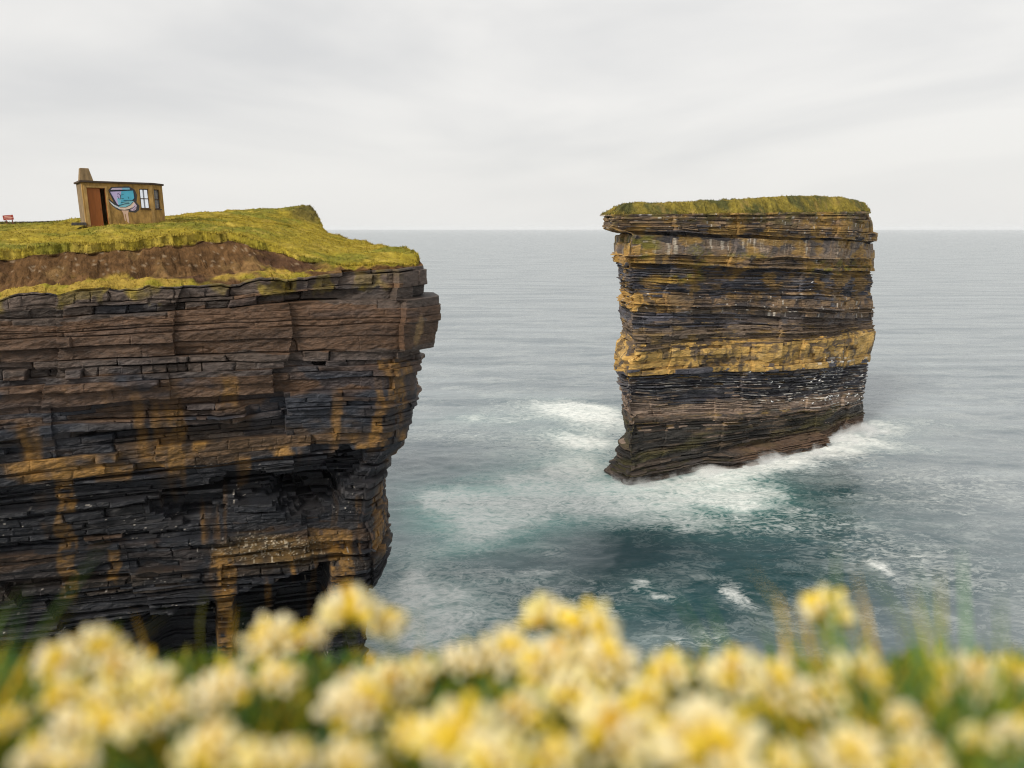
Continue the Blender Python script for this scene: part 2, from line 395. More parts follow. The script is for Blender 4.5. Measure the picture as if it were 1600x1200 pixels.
inn = [(-90, 64), (-36, 64), (-22.5, 64), (-19.5, 64), (-20.3, 64), (-21.2, 64), (-22.2, 64), (-24.5, 64), (-48, 64), (-95, 64)]
step = 2
ex = edge[::step]; nc = len(ex); so, xo, yo, cs = smooth_poly(L_out, .065, 0); so = so[::step][:nc]
ins = np.array([np.interp(so, cs, np.array(inn)[:, k]) for k in (0, 1)]).T
nn = int(2.5/(.065*step)); ins[:, 0] = box_smooth(ins[:, 0], nn, False); ins[:, 1] = box_smooth(ins[:, 1], nn, False)
exs = np.stack([box_smooth(ex[:, 0], 31, False), box_smooth(ex[:, 1], 31, False)], 1)
dirv = ins-exs; ln = np.hypot(dirv[:, 0], dirv[:, 1]); dirv /= ln[:, None]
ic = int(np.argmin(np.hypot(ex[:, 0]-XB, ex[:, 1]-CY))); sc0 = so[ic]
exX = xo[::step][:nc]
Rr = np.interp(exX, [-88, -31, -24, -19.5, -15, -12.6, -11.5, -6], [4.0, 4.2, 4.6, 5.6, 4.6, 1.8, .5, .35])
Rr = np.where(so > sc0-1, .3, Rr)
Rr = box_smooth(Rr, 9, False)*(1 + .12*fbm(so/2.2, so*0, 5, 3))
qs = np.r_[0, np.linspace(.02, .98, 52), 1.0]; nq = len(qs)
far = np.cumsum(np.r_[.08, .13*1.022**np.arange(85)]); far = far/far[-1]
B = np.concatenate([qs[:, None]*Rr[None, :], Rr[None, :] + far[:, None]*(ln-Rr)[None, :]], 0)
wq = 1-ss(0, .28, np.r_[qs, np.ones(len(far))])[:, None]
TX = exs[None, :, 0] + (ex[:, 0]-exs[:, 0])[None]*wq + dirv[None, :, 0]*B; TY = exs[None, :, 1] + (ex[:, 1]-exs[:, 1])[None]*wq + dirv[None, :, 1]*B
SS_ = np.broadcast_to(so[None, :], TX.shape)
H = htop(TX, TY) + .30*fbm(TX/2.2, TY/1.1, 40, 3) + .07*fbm(TX/.45, TY/.4, 41, 2) + .25*fbm(TX/6, TY/5, 43, 2)
zr = H[nq-1][None, :]                      # rim elevation
z0 = edge[::step, 2][None, :]; z0s = box_smooth(z0[0], 25, False)[None]
q = qs[:, None]
bigb = ss(.8, 2.5, Rr)[None, :]
prof = np.where(q < .36, .08*q/.36 + .10*np.sin(np.pi*q/.36), .08 + .80*ss(.30, 1.02, q)**.9)
prof = prof*bigb + (1-bigb)*(.15+.75*ss(.0, .9, q))
Hb = (z0*wq[:nq]+z0s*(1-wq[:nq])) + (zr-z0s)*prof + (.22*fbm(TX[:nq]/.7, TY[:nq]/.7, 44, 5) + .10*fbm(SS_[:nq]/.22, q*9, 45, 2))*np.sin(np.pi*np.clip(q, 0, 1))*1.4
gul = fbm(SS_[:nq]/1.4 + q*.8, q*1.2, 47, 3)
Hb = Hb - .35*np.abs(gul)*ss(.4, .6, q)*(1-ss(.9, 1, q))*bigb
Hb[0] = z0-.02
H[:nq-1] = Hb[:-1]
# overhanging turf lip
lip = ss(.88, .97, q)*(.35+.3*fbm(SS_[:nq]/.5, q*0, 48, 3))*bigb
TX[:nq] -= dirv[None, :, 0]*lip; TY[:nq] -= dirv[None, :, 1]*lip
H[:nq] -= 0.12*ss(.86, .95, q)*(1-ss(.985, 1, q))*bigb
pxT, pyT = proj(TX, TY, H)
Pt = np.stack([TX, TY, H], -1)
# colour of the top: turf, bare earth, tussocks on the rock ledge
gn = fbm(TX/3.2, TY/1.8, 50, 3); gm = fbm(TX/.5, TY/.5, 51, 3)
Ct = np.zeros(TX.shape+(3,)) + np.array((.27, .21, .026))
Ct = mixc(Ct, (.155, .155, .022), ss(-.1, .4, gn)*.85); Ct = mixc(Ct, (.40, .30, .06), ss(.1, .6, fbm(TX/1.1, TY/.6, 52, 3))*.6)
Ct *= (1+.3*gm)[..., None]
en = fbm(SS_[:nq]/.7, H[:nq]/.3, 53, 5)
earth = np.zeros((nq, nc, 3)) + np.array((.115, .062, .026)); earth = mixc(earth, (.075, .040, .022), ss(-.1, .4, fbm(SS_[:nq]/3.0, q*3, 58, 3))); earth = mixc(earth, (.17, .10, .04), ss(.1, .5, fbm(SS_[:nq]/1.6, q*5+3, 60, 3))); earth *= (1+.6*en+.25*fbm(TX[:nq]/.2, H[:nq]/.2, 54, 2))[..., None]
earth = mixc(earth, (.27, .20, .13), (h2(np.floor(SS_[:nq]/.16), np.floor(H[:nq]/.12), 55) > .965)*.7*ss(.4, .6, q))
lg = ss(-.10, .25, 1.5*fbm(SS_[:nq]/2.6, q*2.5, 56, 4) + .35*(1-ss(.0, .5, q)) - .35*ss(.3, .5, q) + .1)*(1-ss(.46, .58, q))
lg = lg*bigb
isg = np.zeros(TX.shape); isg[nq:] = 1
isg[:nq] = np.maximum(lg, ss(.93, .975, q + .02*en)*bigb)
isg[:nq] = np.maximum(isg[:nq], (1-bigb)*ss(.25, .6, q + .2*en))
tuss = mixc(np.zeros((nq, nc, 3)) + np.array((.34, .235, .045)), (.25, .21, .025), ss(-.2, .4, fbm(TX[:nq]/.7, TY[:nq]/.7, 57, 3)))
gcol = np.where(q[..., None] < .7, tuss, Ct[:nq])
lipn = 1+.75*fbm(SS_[:nq]/.28, H[:nq]/.12, 61, 3)*ss(.8, .88, q); gcol = gcol*lipn[..., None]
Ct[:nq] = earth*(1-isg[:nq, :, None]) + gcol*isg[:nq, :, None]
crest = blob(pxT, pyT, 480, 335, 26, 16, .5)*ss(70, 73, TY)
Ct = mixc(Ct, (.085, .07, .025), crest*.8)
H2 = H + .5*crest*fbm(TX/1.0, TY/1.0, 59, 3); Pt[..., 2] = H2
turf = raw_mesh('headland', Pt.reshape(-1, 3), grid_faces(*TX.shape)[:, ::-1], Ct.reshape(-1, 3), M_turf)
tag(turf, 'grass covered headland top with a bare brown earth bank', kind='structure')

# ---- grass tufts
def tufts(pts, cols, hmin, hmax, per, wid, lean, seed):
    r = np.random.RandomState(seed); n = len(pts)
    P_ = np.repeat(pts, per, 0); c = np.repeat(cols, per, 0); m = len(P_)
    P_ = P_ + np.c_[r.normal(size=(m, 2))*wid*2.2, np.zeros(m)]
    a = r.uniform(0, 2*np.pi, m); h = r.uniform(hmin, hmax, m); l = r.uniform(0, lean, m)*h; b = r.uniform(0, 2*np.pi, m)
    w = wid*r.uniform(.6, 1.3, m)
    ca, sa = np.cos(a)*w, np.sin(a)*w
    v0 = P_ - np.c_[ca, sa, h*0+.04]; v1 = P_ + np.c_[ca, sa, -h*0-.04]
    mid = P_ + np.c_[np.cos(b)*l*.3, np.sin(b)*l*.3, h*.6]; tip = P_ + np.c_[np.cos(b)*l, np.sin(b)*l, h]
    m0 = mid - np.c_[ca, sa, 0*h]*.7; m1 = mid + np.c_[ca, sa, 0*h]*.7
    V = np.stack([v0, v1, m1, m0, tip], 1).reshape(-1, 3)
    k = np.arange(m)[:, None]*5
    F = np.concatenate([k+np.array([[0, 1, 2]]), k+np.array([[0, 2, 3]]), k+np.array([[3, 2, 4]])], 0)
    c = c*r.uniform(.75, 1.3, (m, 1)); CC = np.stack([c*.8, c*.8, c, c, c*1.15], 1).reshape(-1, 3)
    return V, F, CC
vis = (pxT > -60) & (pxT < 720) & (TY < 80)
rr = np.random.RandomState(3)
area = np.ones(TX.shape)
area[:-1] = np.hypot(np.diff(TX, axis=0), np.diff(TY, axis=0))
lipb = np.zeros(TX.shape); lipb[:nq] = ss(.86, .92, q)*7; lipb[nq:nq+6] = 2.5
prob = vis*isg*(.16*area/.13 + .10*lipb)*.9
prob[:4] += .22*(ss(.3, 1, bigb))*vis[:4]
sel = rr.rand(*TX.shape) < prob
tp = Pt[sel]; tcol = Ct[sel]*np.array((1.12, 1.1, 1.0))
print('tufts', len(tp))
lpb = np.repeat(np.where(lipb[sel] > .5, 1.0, .55), 4); V, F, CC = tufts(tp, tcol, .05*lpb, .21*lpb, 4, .022, 1.3, 5)
g = raw_mesh('grass', V, F, CC, M_blade); tag(g, 'yellow green turf grass on the headland top', kind='stuff')

# =================================================================== SEA STACK
A_, M_, B_, D_, C_ = (19.6, 112.8), (60.5, 134.8), (74.8, 149), (76.5, 168), (20.5, 135)
S_out = [A_, M_, B_, D_, (50, 156), C_, A_]
tSL = [335, 361, 366, 397, 412, 460, 485, 512, 545, 586, 625, 668, 735]
tSR = [330, 377, 380, 402, 424, 462, 497, 506, 515, 565, 612, 626, 655]
bedsS = ['s_cap', 's_notch', 's_grey', 's_tan', 's_shale', 's_tan', 's_shale', 's_brown', 's_gold', 's_shale', 's_brown', 's_olive', 's_brown']
zSL = [at(992, v, 113.7)[2] for v in tSL] + [-2.5]; zSR = [at(1360, v, 149)[2] for v in tSR] + [-2.5]
def prof_tab(pts, Y):
    a = np.array([at(p, q_, Y) for p, q_ in pts]); o = np.argsort(a[:, 2]); return a[o, 2], a[o, 0]
lz, lx = prof_tab([(946,330),(944,340),(943,357),(949,360),(964,365),(961,370),(960,393),(957,397),(958,408),(963,414),(963,430),(965,432),(966,452),(970,458),(965,461),(965,480),(967,497),(973,503),(970,527),(963,532),(961,545),(961,580),(963,586),(962,598),(970,605),(969,622),(969,645),(972,661),(974,671),(972,700)], 135)
rz, rx = prof_tab([(1354,318),(1356,330),(1364,347),(1364,362),(1371,364),(1371,377),(1363,380),(1364,405),(1365,428),(1369,440),(1366,452),(1368,470),(1369,500),(1370,520),(1368,540),(1363,559),(1361,568),(1357,604),(1350,622),(1352,649),(1350,658),(1346,668),(1340,690)], 149)
def extraS(D, c):
    S, Z, X, Y, PX, PY = c['S'], c['Z'], c['X'], c['Y'], c['PX'], c['PY']
    wl = 1-ss(20.5, 25.5, X); wr = ss(68, 74.5, X)
    D = D*(1-.55*np.maximum(wl*ss(126, 133, Y), wr*np.exp(-((Y-149)/4)**2)))
    dx = (np.interp(Z, lz, lx)-C_[0]+.1)*wl + (np.interp(Z, rz, rx)-B_[0]-.25)*wr
    # rocky foot on the left side, near the front corner
    fz, fx = np.array([-2.5, .5, .9, 1.5, 1.7, 4.4, 4.6, 6.0, 6.3, 7.6]), np.array([-5.6, -5.2, -5.0, -4.6, -3.6, -3.3, -2.9, -2.6, -.8, 0])
    dx = dx + np.interp(Z, fz, fx)*wl*np.exp(-((Y-119.5)/4.5)**2)*ss(113.8, 115.5, Y+ .3*vn(Z*2, S*0))
    dx = dx - wl*np.interp(Z, [0, 14, 20], [1.5, .6, 0])*(1-ss(114, 122, Y))
    # lower ledge at the right foot
    led = (Z < 2.5+.2*vn(S/2., S*0, 4))*ss(34, 38, X)*(X < 60.6)*(Y < 145)
    D = D + 2.2*led*ss(-3, 2.0, 2.6-Z+.8)
    D = D - 1.0*(Z > 4)*(Z < 8)*0
    return D, dx, 0
def colourS(C, c):
    S, Z, PX, PY, BI, FR, hb, k, SID, X, Y = [c[n_] for n_ in ('S','Z','PX','PY','BI','FR','hb','k','SID','X','Y')]
    C = mixc(C, (.060, .060, .070), (BI == 2)*ss(-.1, .4, fbm(S/3, Z/3, 101, 3))*.6)
    C = mixc(C, (.20, .13, .07), (BI == 2)*ss(.1, .5, fbm(S/.8, Z/6, 102, 3))*.6)
    C = mixc(C, (.42, .37, .30), (BI == 2)*ss(.15, .4, fbm(S/.5, Z/5, 103, 3)+.35*blob(PX, PY, 1036, 386, 22, 20, .6)-.12)*.7)
    # wet seeps in the shale
    C = mixc(C, (.03, .033, .045), ((BI == 4)+(BI == 9))*ss(-.1, .4, fbm(S/7, Z/1.5, 104, 3))*.6)
    C = mixc(C, (.12, .085, .055), ((BI == 4)+(BI == 6)+(BI == 7))*(h2(SID, 9, 105) > .7)*.6)
    C = mixc(C, (.13, .09, .06), ((BI == 7) + (BI == 6))*ss(1080, 1250, PX)*.65)
    C = mixc(C, (.045, .043, .05), (BI == 5)*ss(1020, 1080, PX)*(1-ss(1130, 1300, PX)*.5)*ss(-.3, .3, fbm(S/6, Z/1.2, 107, 3))*.7)
    ed_ = fbm(S/2.6, Z/.9, 131, 4); tn = fbm(S/5.0, SID*.61, 132, 2)
    C = mixc(C, (.155, .110, .072), ((BI == 4)+(BI == 6)+(BI == 7)+(BI == 9)+(BI == 11))*ss(.12, .5, tn)*.65)
    C = mixc(C, (.105, .105, .118), ((BI == 4)+(BI == 6)+(BI == 9))*ss(.0, .5, ed_)*.55)
    C = mixc(C, (.060, .056, .060), ((BI == 0)+(BI == 3)+(BI == 5)+(BI == 10)+(BI == 12))*ss(.12, .45, fbm(S/3.5, SID*.83+9, 133, 2))*.6)
    C = mixc(C, (.26, .17, .10), ((BI == 0)+(BI == 3)+(BI == 5)+(BI == 10))*ss(.2, .5, ed_)*.6)
    left = 1-ss(1000, 1045, PX)
    C = mixc(C, (.40, .235, .06), left*((BI == 3)*.9 + (BI == 5)*.9)*(.7+.3*fbm(S/.8, Z/.8, 108)))
    C = mixc(C, (.34, .20, .05), (1-ss(1000, 1100, PX))*(BI == 5)*(FR > -1)*.5)
    # gold band: vertical dark stains and paler top
    C = mixc(C, (.14, .095, .045), (BI == 8)*ss(.15, .55, fbm(S/1.0, Z/5, 109, 3))*.75)
    C = mixc(C, (.48, .33, .14), (BI == 8)*ss(.1, .5, fbm(S/2.0, Z/1.5, 110, 3))*.5)
    # green growth
    gp = blob(PX, PY, 1313, 419, 56, 13, .4) + blob(PX, PY, 1003, 376, 30, 9, .5) + blob(PX, PY, 1020, 392, 14, 18, .5) + blob(PX, PY, 1088, 412, 18, 34, .5) + blob(PX, PY, 1054, 436, 40, 7, .5) + .8*blob(PX, PY, 1150, 400, 60, 5, .5) + .6*(BI == 0)*(1-ss(0, .9, c['tau']))
    C = mixc(C, (.135, .115, .022), np.clip(gp, 0, 1)*ss(-.25, .25, fbm(S/1.5, Z/.8, 111, 3)))
    C = mixc(C, (.105, .09, .03), ((BI == 11))*ss(-.1, .4, fbm(S/9, Z/1.5, 112, 3))*.7)
    C = mixc(C, (.17, .10, .06), ss(4.2, 2.0, Z + .5*fbm(S/4, Z, 118))*.7*ss(1120, 1160, PX))
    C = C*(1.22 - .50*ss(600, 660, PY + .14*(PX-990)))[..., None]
    up_ = (1-ss(430, 500, PY))*ss(.0, .35, fbm(S/3.0, Z/1.6, 141, 4)+.05)
    C = mixc(C, (.34, .20, .045), up_*.7)
    C = mixc(C, (.10, .072, .05), (BI == 8)*ss(.0, .35, fbm(S/2.2, Z/.7, 142, 4)-.16)*.75)
    C = mixc(C, (.045, .043, .048), ((BI == 8)+(BI == 3)+(BI == 5))*ss(.22, .4, fbm(S/1.6, Z/2.4, 143, 3))*.7)
    C = mixc(C, (.30, .19, .055), ((BI == 7)+(BI == 10))*ss(.1, .4, fbm(S/3, Z/.7, 144, 3))*.5)
    # guano on the ledges
    top_ = ss(.45, .15, FR)
    gz = (blob(PX, PY, 1320, 595, 62, 40, .4) + blob(PX, PY, 1240, 625, 75, 14, .4) + .6*blob(PX, PY, 1180, 600, 140, 14, .5) + .35*blob(PX, PY, 1020, 605, 60, 14, .5))
    C = mixc(C, (.62, .60, .56), np.clip(gz, 0, 1)*top_*ss(.05, .25, fbm(S/1.2, SID*3.7, 113, 3)+.02)*.9)
    C = mixc(C, (.30, .22, .17), (BI == 10)*(h2(SID, 4, 114) > .5)*.7)
    C = mixc(C, (.5, .46, .4), ((BI == 0)+(BI == 5))*(h2(np.floor(S/.3), SID, 115) > .965)*.7)
    return C
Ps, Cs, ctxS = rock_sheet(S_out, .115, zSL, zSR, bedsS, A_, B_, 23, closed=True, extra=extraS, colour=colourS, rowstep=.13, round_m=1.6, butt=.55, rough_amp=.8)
stack = empty('sea_stack', (48, 141, 0)); tag(stack, 'tall isolated sea stack of layered rock with a grass cap, waves breaking at its foot', 'sea stack')
def under(o, root):
    o.parent = root; o.matrix_parent_inverse = Matrix.Translation(-Vector(root.location)); return o
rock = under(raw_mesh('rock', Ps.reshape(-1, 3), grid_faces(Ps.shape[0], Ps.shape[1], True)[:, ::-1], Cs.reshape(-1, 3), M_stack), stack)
# cap
ed = Ps[0]; ncs = len(ed)
exx = np.stack([box_smooth(ed[:, 0], 7, True), box_smooth(ed[:, 1], 7, True)], 1)
spx = np.clip(ed[:, 0], 27, 68); spy = np.interp(spx, [27, 68], [127, 153])
tt = np.r_[0, .004, np.linspace(.012, 1, 70)**1.15]
CX = ed[None, :, 0]*(1-tt[:, None]) + spx[None, :]*tt[:, None]; CYY = ed[None, :, 1]*(1-tt[:, None]) + spy[None, :]*tt[:, None]
edz = box_smooth(ed[:, 2], 40, True)
# skyline of the cap from the photograph
skx = [945, 1000, 1060, 1120, 1180, 1220, 1250, 1290, 1320, 1355]; sky_ = [324, 321, 319.5, 317, 313, 311, 310.5, 315, 320, 321]
mm = np.array([at(a, b, 113.7+(a-960)/400*35+8) for a, b in zip(skx, sky_)])
topz = np.interp(CX, mm[:, 0], mm[:, 2])
rise = ss(0, .20, tt)[:, None]**.8
CZ = (ed[None, :, 2]*(1-ss(0, .02, tt)[:, None]) + edz[None, :]*ss(0, .02, tt)[:, None])*(1-rise) + topz*rise
CZ += (.28*fbm(CX/1.3, CYY/1.3, 120, 3)+.35*fbm(CX/4, CYY/4, 121, 2)+.05)*ss(0, .03, tt)[:, None]
Cc = np.zeros(CX.shape+(3,)) + np.array((.21, .165, .030))
Cc = mixc(Cc, (.080, .080, .025), ss(-.3, .3, fbm(CX/2.5, CYY/2.5, 122, 3))); Cc = mixc(Cc, (.24, .17, .05), ss(.15, .6, fbm(CX/1.2, CYY/1.2, 123, 3))*.7)
Cc *= (1+.35*fbm(CX/.5, CYY/.5, 124, 2))[..., None]
cap = under(raw_mesh('grass_cap', np.stack([CX, CYY, CZ], -1).reshape(-1, 3), grid_faces(len(tt), ncs, True)[:, ::-1], Cc.reshape(-1, 3), M_turf), stack)
fr_ = (np.arange(len(tt)) < 40)[:, None] & (ny_ := (CYY < np.interp(CX, [27, 68], [132, 158])))
sel = (rr.rand(*CX.shape) < .10 + .5*(tt < .03)[:, None]) & fr_ & (tt > .002)[:, None]
V, F, CC = tufts(np.stack([CX, CYY, CZ], -1)[sel], Cc[sel]*1.1, .10, .30, 3, .05, .8, 6)
gt = under(raw_mesh('grass', V, F, CC, M_blade), stack); gt['kind'] = 'stuff'
print('stack', Ps.shape, 'cliff', P.shape, 'top', Pt.shape)

# =================================================================== SEA
def axis_pts(lo, hi, d, grow, out_lo, out_hi):
    m = list(np.arange(lo, hi, d)); a = []; st_ = d; v = lo
    while v > out_lo: st_ *= grow; v -= st_; a.append(v)
    b = []; st_ = d; v = m[-1]
    while v < out_hi: st_ *= grow; v += st_; b.append(v)
    return np.array(a[::-1] + m + b)
gx = axis_pts(-35, 130, .42, 1.09, -23000, 23000); gy = axis_pts(45, 210, .42, 1.035, -300, 23000)
WX, WY = np.meshgrid(gx, gy)
FOAM = [ # px, py, rx, ry (photograph), rotation deg (positive: right end nearer), strength, turquoise
 (715,790,62,18,28,1.15,.6),(775,818,48,26,20,1.05,1.0),(800,790,60,34,10,.35,1.0),(1090,790,90,26,0,.3,.8),(1180,780,60,16,0,.3,.8),(680,775,35,10,20,.8,.2),(900,640,75,9,8,.55,.2),(930,655,50,20,-8,.7,.1),(735,652,26,5,-10,.5,.2),(790,655,60,5,0,.35,.2),
 (915,690,38,12,-10,.9,.2),(890,735,50,14,-12,1.0,.3),(830,755,60,10,5,.6,.4),(940,768,60,9,0,.95,.1),(1000,772,70,10,0,1.2,.1),(1080,752,70,9,-12,1.2,.1),(1170,738,70,8,-10,1.1,.1),(1250,722,60,8,-14,1.0,.1),(1300,705,35,14,-20,1.1,.1),
 (1335,690,40,14,-15,1.1,.1),(1385,672,40,9,-8,.7,.1),(1440,662,50,8,0,.35,.1),(1420,700,50,10,8,.3,.1),(1370,660,25,6,0,.5,.1),(1000,790,70,12,0,.8,.5),(1120,785,60,12,0,.65,.8),(1170,765,50,12,-5,.6,.7),(1040,820,60,12,0,.3,.7),
 (1160,795,26,8,0,.5,.4),(650,930,50,26,-10,.7,.3),(700,935,34,14,-10,1.15,.3),(640,1000,60,30,0,.6,.4),(690,985,50,20,0,.8,.5),(750,960,40,18,0,.5,.4),(860,860,35,10,10,.5,.4),(850,895,40,6,5,.5,.3),(780,900,60,10,5,.35,.3),(1010,915,20,9,0,.7,.3),(1045,935,22,7,0,.6,.3),
 (1165,938,16,20,0,.8,0),(1370,890,12,12,0,.75,0),(880,955,60,8,0,.4,.3),(660,860,40,6,0,.3,.2),(1050,765,120,14,-5,.5,.3),(1400,780,90,5,4,.25,0),(1250,800,35,4,10,.25,0),(1480,800,50,4,4,.25,0),(640,905,30,30,0,.5,.4),(1080,1000,60,12,0,.4,.3),(820,780,140,30,8,.45,.4),(860,640,120,16,5,.38,.1),(700,680,100,14,0,.3,.1),(880,700,90,26,-8,.5,.2),(900,760,110,24,0,.5,.4),(950,800,120,20,5,.4,.5),(690,860,80,40,10,.3,.3),(720,950,110,50,0,.42,.4),(880,930,120,30,5,.3,.4),(1150,820,140,14,0,.3,.5),(1180,700,200,70,-14,.15,.1),(1480,900,150,60,10,.22,0),(1350,850,130,50,10,.2,0),(1500,760,150,30,8,.25,0)]
foam = np.zeros(WX.shape); turq = np.zeros(WX.shape)
wx_ = WX + 2.2*fbm(WX/7, WY/9, 200, 3) + .6*fbm(WX/1.6, WY/2.2, 201, 3); wy_ = WY + 3.2*fbm(WX/7+50, WY/9, 202, 3) + .9*fbm(WX/1.6, WY/2.2, 203, 3)
for (px, py, rx_, ry_, rot, k_, tq) in FOAM:
    X0, Y0 = sea_at(px, py); X1, _ = sea_at(px+rx_, py); _, Y1 = sea_at(px, py-ry_)
    a_, b_ = max(abs(X1-X0), .3), max(abs(Y1-Y0), .3)
    th = math.atan(math.tan(-R(rot))*(b_/ry_)/(a_/rx_)) if rot else 0
    ux = (wx_-X0)*math.cos(th)+(wy_-Y0)*math.sin(th); uy = -(wx_-X0)*math.sin(th)+(wy_-Y0)*math.cos(th)
    g_ = np.exp(-(np.abs(ux/a_)**2.4+np.abs(uy/b_)**2.4)*.9)
    foam += k_*g_; turq += tq*k_*np.exp(-((ux/a_/1.6)**2+(uy/b_/1.6)**2))
foam = np.clip(foam, 0, 1.25)
gx0, gy0 = sea_at(1150, 860)
deep = 1.3*np.exp(-(((WX-gx0)/30)**2 + ((WY-gy0)/18)**2)) + .75*np.exp(-(((WX-sea_at(1280,770)[0])/18)**2 + ((WY-sea_at(1280,770)[1])/9)**2)) + .55*np.exp(-(((WX-sea_at(1000,960)[0])/16)**2 + ((WY-sea_at(1000,960)[1])/9)**2))
deep = np.clip(deep*(1+.3*fbm(WX/8, WY/8, 210, 3)), 0, 1)
big = fbm(WX/22, WY/16, 211, 3)
WZ = (.22*fbm(WX/9, WY/5, 212, 3) + .10*fbm(WX/2.2, WY/1.3, 213, 2))*ss(900, 150, np.hypot(WX, WY)) + .35*np.clip(foam, 0, 1)*(.5+.5*fbm(WX/1.5, WY/1.5, 214, 3))
wc = np.stack([foam, np.clip(turq, 0, 1), deep], -1)
def water_mat():
    m, t, b, out = mat_new('sea water')
    a = t.nodes.new('ShaderNodeAttribute'); a.attribute_name = 'Col'
    sp_ = t.nodes.new('ShaderNodeSeparateColor'); t.links.new(a.outputs['Color'], sp_.inputs[0])
    def math_(op, x, y=None, clamp=False):
        n = t.nodes.new('ShaderNodeMath'); n.operation = op; n.use_clamp = clamp
        for i, v in enumerate((x, y)):
            if v is None: continue
            if isinstance(v, (int, float)): n.inputs[i].default_value = v
            else: t.links.new(v, n.inputs[i])
        return n.outputs[0]
    def mixn(f, x, y):
        n = t.nodes.new('ShaderNodeMixRGB')
        for i, v in enumerate((f, x, y)):
            if isinstance(v, (int, float)): n.inputs[i].default_value = v
            elif isinstance(v, tuple): n.inputs[i].default_value = (*v, 1)
            else: t.links.new(v, n.inputs[i])
        return n.outputs[0]
    n1 = noise(t, .11, 6, .6, dist=.8, mscale=(1, 1.6, 1)); n2 = noise(t, .42, 7, .68, dist=1.8, mscale=(1, 1.9, 1)); n3 = noise(t, 1.6, 5, .7, dist=1.2, mscale=(1, 2.6, 1))
    rdg = math_('SUBTRACT', 1.0, math_('MULTIPLY', math_('ABSOLUTE', math_('SUBTRACT', noise(t, .26, 6, .6, dist=2.2, mscale=(1, 1.7, 1)), .5)), 5.0), True)
    fine = math_('ADD', math_('ADD', math_('MULTIPLY', n2, .66), math_('MULTIPLY', n3, .10)), math_('MULTIPLY', rdg, .22))
    body = mixn(sp_.outputs[2], (.205, .236, .256), (.008, .036, .044))
    body = mixn(math_('MULTIPLY', rng_node(t, n1, .35, .68, 0, 1), .55), body, mixn(.5, body, (.09, .12, .135)))
    body = mixn(rng_node(t, n1, .45, .72, 0, .45), body, (.40, .43, .43))
    body = mixn(math_('MULTIPLY', rng_node(t, fine, .5, .66, 0, .34), 1.0), body, (.36, .41, .42))
    body = mixn(math_('MULTIPLY', sp_.outputs[1], .75), body, (.22, .50, .45))
    sw = noise(t, .035, 4, .6, dist=.4, mscale=(.45, 2.6, 1)); body = mixn(rng_node(t, sw, .49, .64, 0, .6), body, (.085, .12, .145)); body = mixn(rng_node(t, sw, .32, .46, .35, 0), body, (.36, .41, .43))
    body = mixn(math_('MULTIPLY', sp_.outputs[2], .62), body, (.008, .050, .058))
    # streaky foam
    th = rng_node(t, sp_.outputs[0], 0, 1.1, .78, .38)
    d = math_('SUBTRACT', fine, th)
    fm = rng_node(t, d, -.15, .26, 0, 1)
    fm = math_('MULTIPLY', fm, rng_node(t, sp_.outputs[0], .02, .25, 0, 1))
    # scattered faint wisps everywhere near
    w0 = math_('MULTIPLY', rng_node(t, noise(t, .3, 7, .7, dist=2.5, mscale=(1, 2.2, 1)), .60, .78, 0, .45), rng_node(t, n1, .42, .6, 0, 1))
    fm = math_('MAXIMUM', fm, w0)
    w1 = math_('MULTIPLY', math_('POWER', rdg, 3.0), math_('MULTIPLY', rng_node(t, n1, .46, .66, 0, .22), rng_node(t, n2, .4, .6, .2, 1)))
    fm = math_('MAXIMUM', fm, w1)
    col = mixn(math_('MULTIPLY', fm, .86), body, (.86, .88, .85))
    t.links.new(col, b.inputs['Base Color'])
    t.links.new(rng_node(t, fm, 0, .5, .25, .9), b.inputs['Roughness'])
    b.inputs['IOR'].default_value = 1.33; b.inputs['Specular IOR Level'].default_value = .5
    bn = t.nodes.new('ShaderNodeBump'); bn.inputs['Strength'].default_value = .13; bn.inputs['Distance'].default_value = .5
    rip = math_('ADD', math_('MULTIPLY', noise(t, .22, 4, .55, mscale=(.7, 2.2, 1)), 1.4), math_('MULTIPLY', noise(t, .9, 5, .6, dist=.6, mscale=(.6, 2.2, 1)), .5))
    t.links.new(rip, bn.inputs['Height']); t.links.new(bn.outputs[0], b.inputs['Normal'])
    return m
sea = raw_mesh('sea', np.stack([WX, WY, WZ], -1).reshape(-1, 3), grid_faces(*WX.shape), wc.reshape(-1, 3), water_mat(), smooth=True)
tag(sea, kind='structure')
print('sea', WX.shape)
# =================================================================== SMALL MATERIALS
M_conc = attr_mat('weathered concrete', lo=.38, hi=1.5, scale=2.2, mscale=(1.4, 1.4, .6), rough=.9, bump=.6, bdist=.03, bscale=6)
M_wood = attr_mat('orange brown door paint', (.30, .095, .02), lo=.75, hi=1.15, scale=2.0, mscale=(4, 4, .6), rough=.6, bump=.1)
M_frame = attr_mat('brown window frame', (.075, .042, .022), rough=.7, bump=.1)
M_felt = attr_mat('dark roof felt', (.070, .050, .038), rough=.95, bump=.4)
M_flat = attr_mat('mural paint', lo=.85, hi=1.1, scale=2.5, rough=.75, bump=.15, bdist=.01)
M_red = attr_mat('sign paint', lo=.9, hi=1.05, rough=.5, bump=0)
M_post = attr_mat('sign post timber', (.16, .05, .03), rough=.8, bump=.2)
M_bird = attr_mat('seabird plumage', lo=.95, hi=1.05, rough=.8, bump=0)
mg, tg, bg_, og = mat_new('window glass'); bg_.inputs['Base Color'].default_value = (.9, .93, 1, 1); bg_.inputs['Roughness'].default_value = .05; bg_.inputs['Transmission Weight'].default_value = .9; bg_.inputs['IOR'].default_value = 1.05

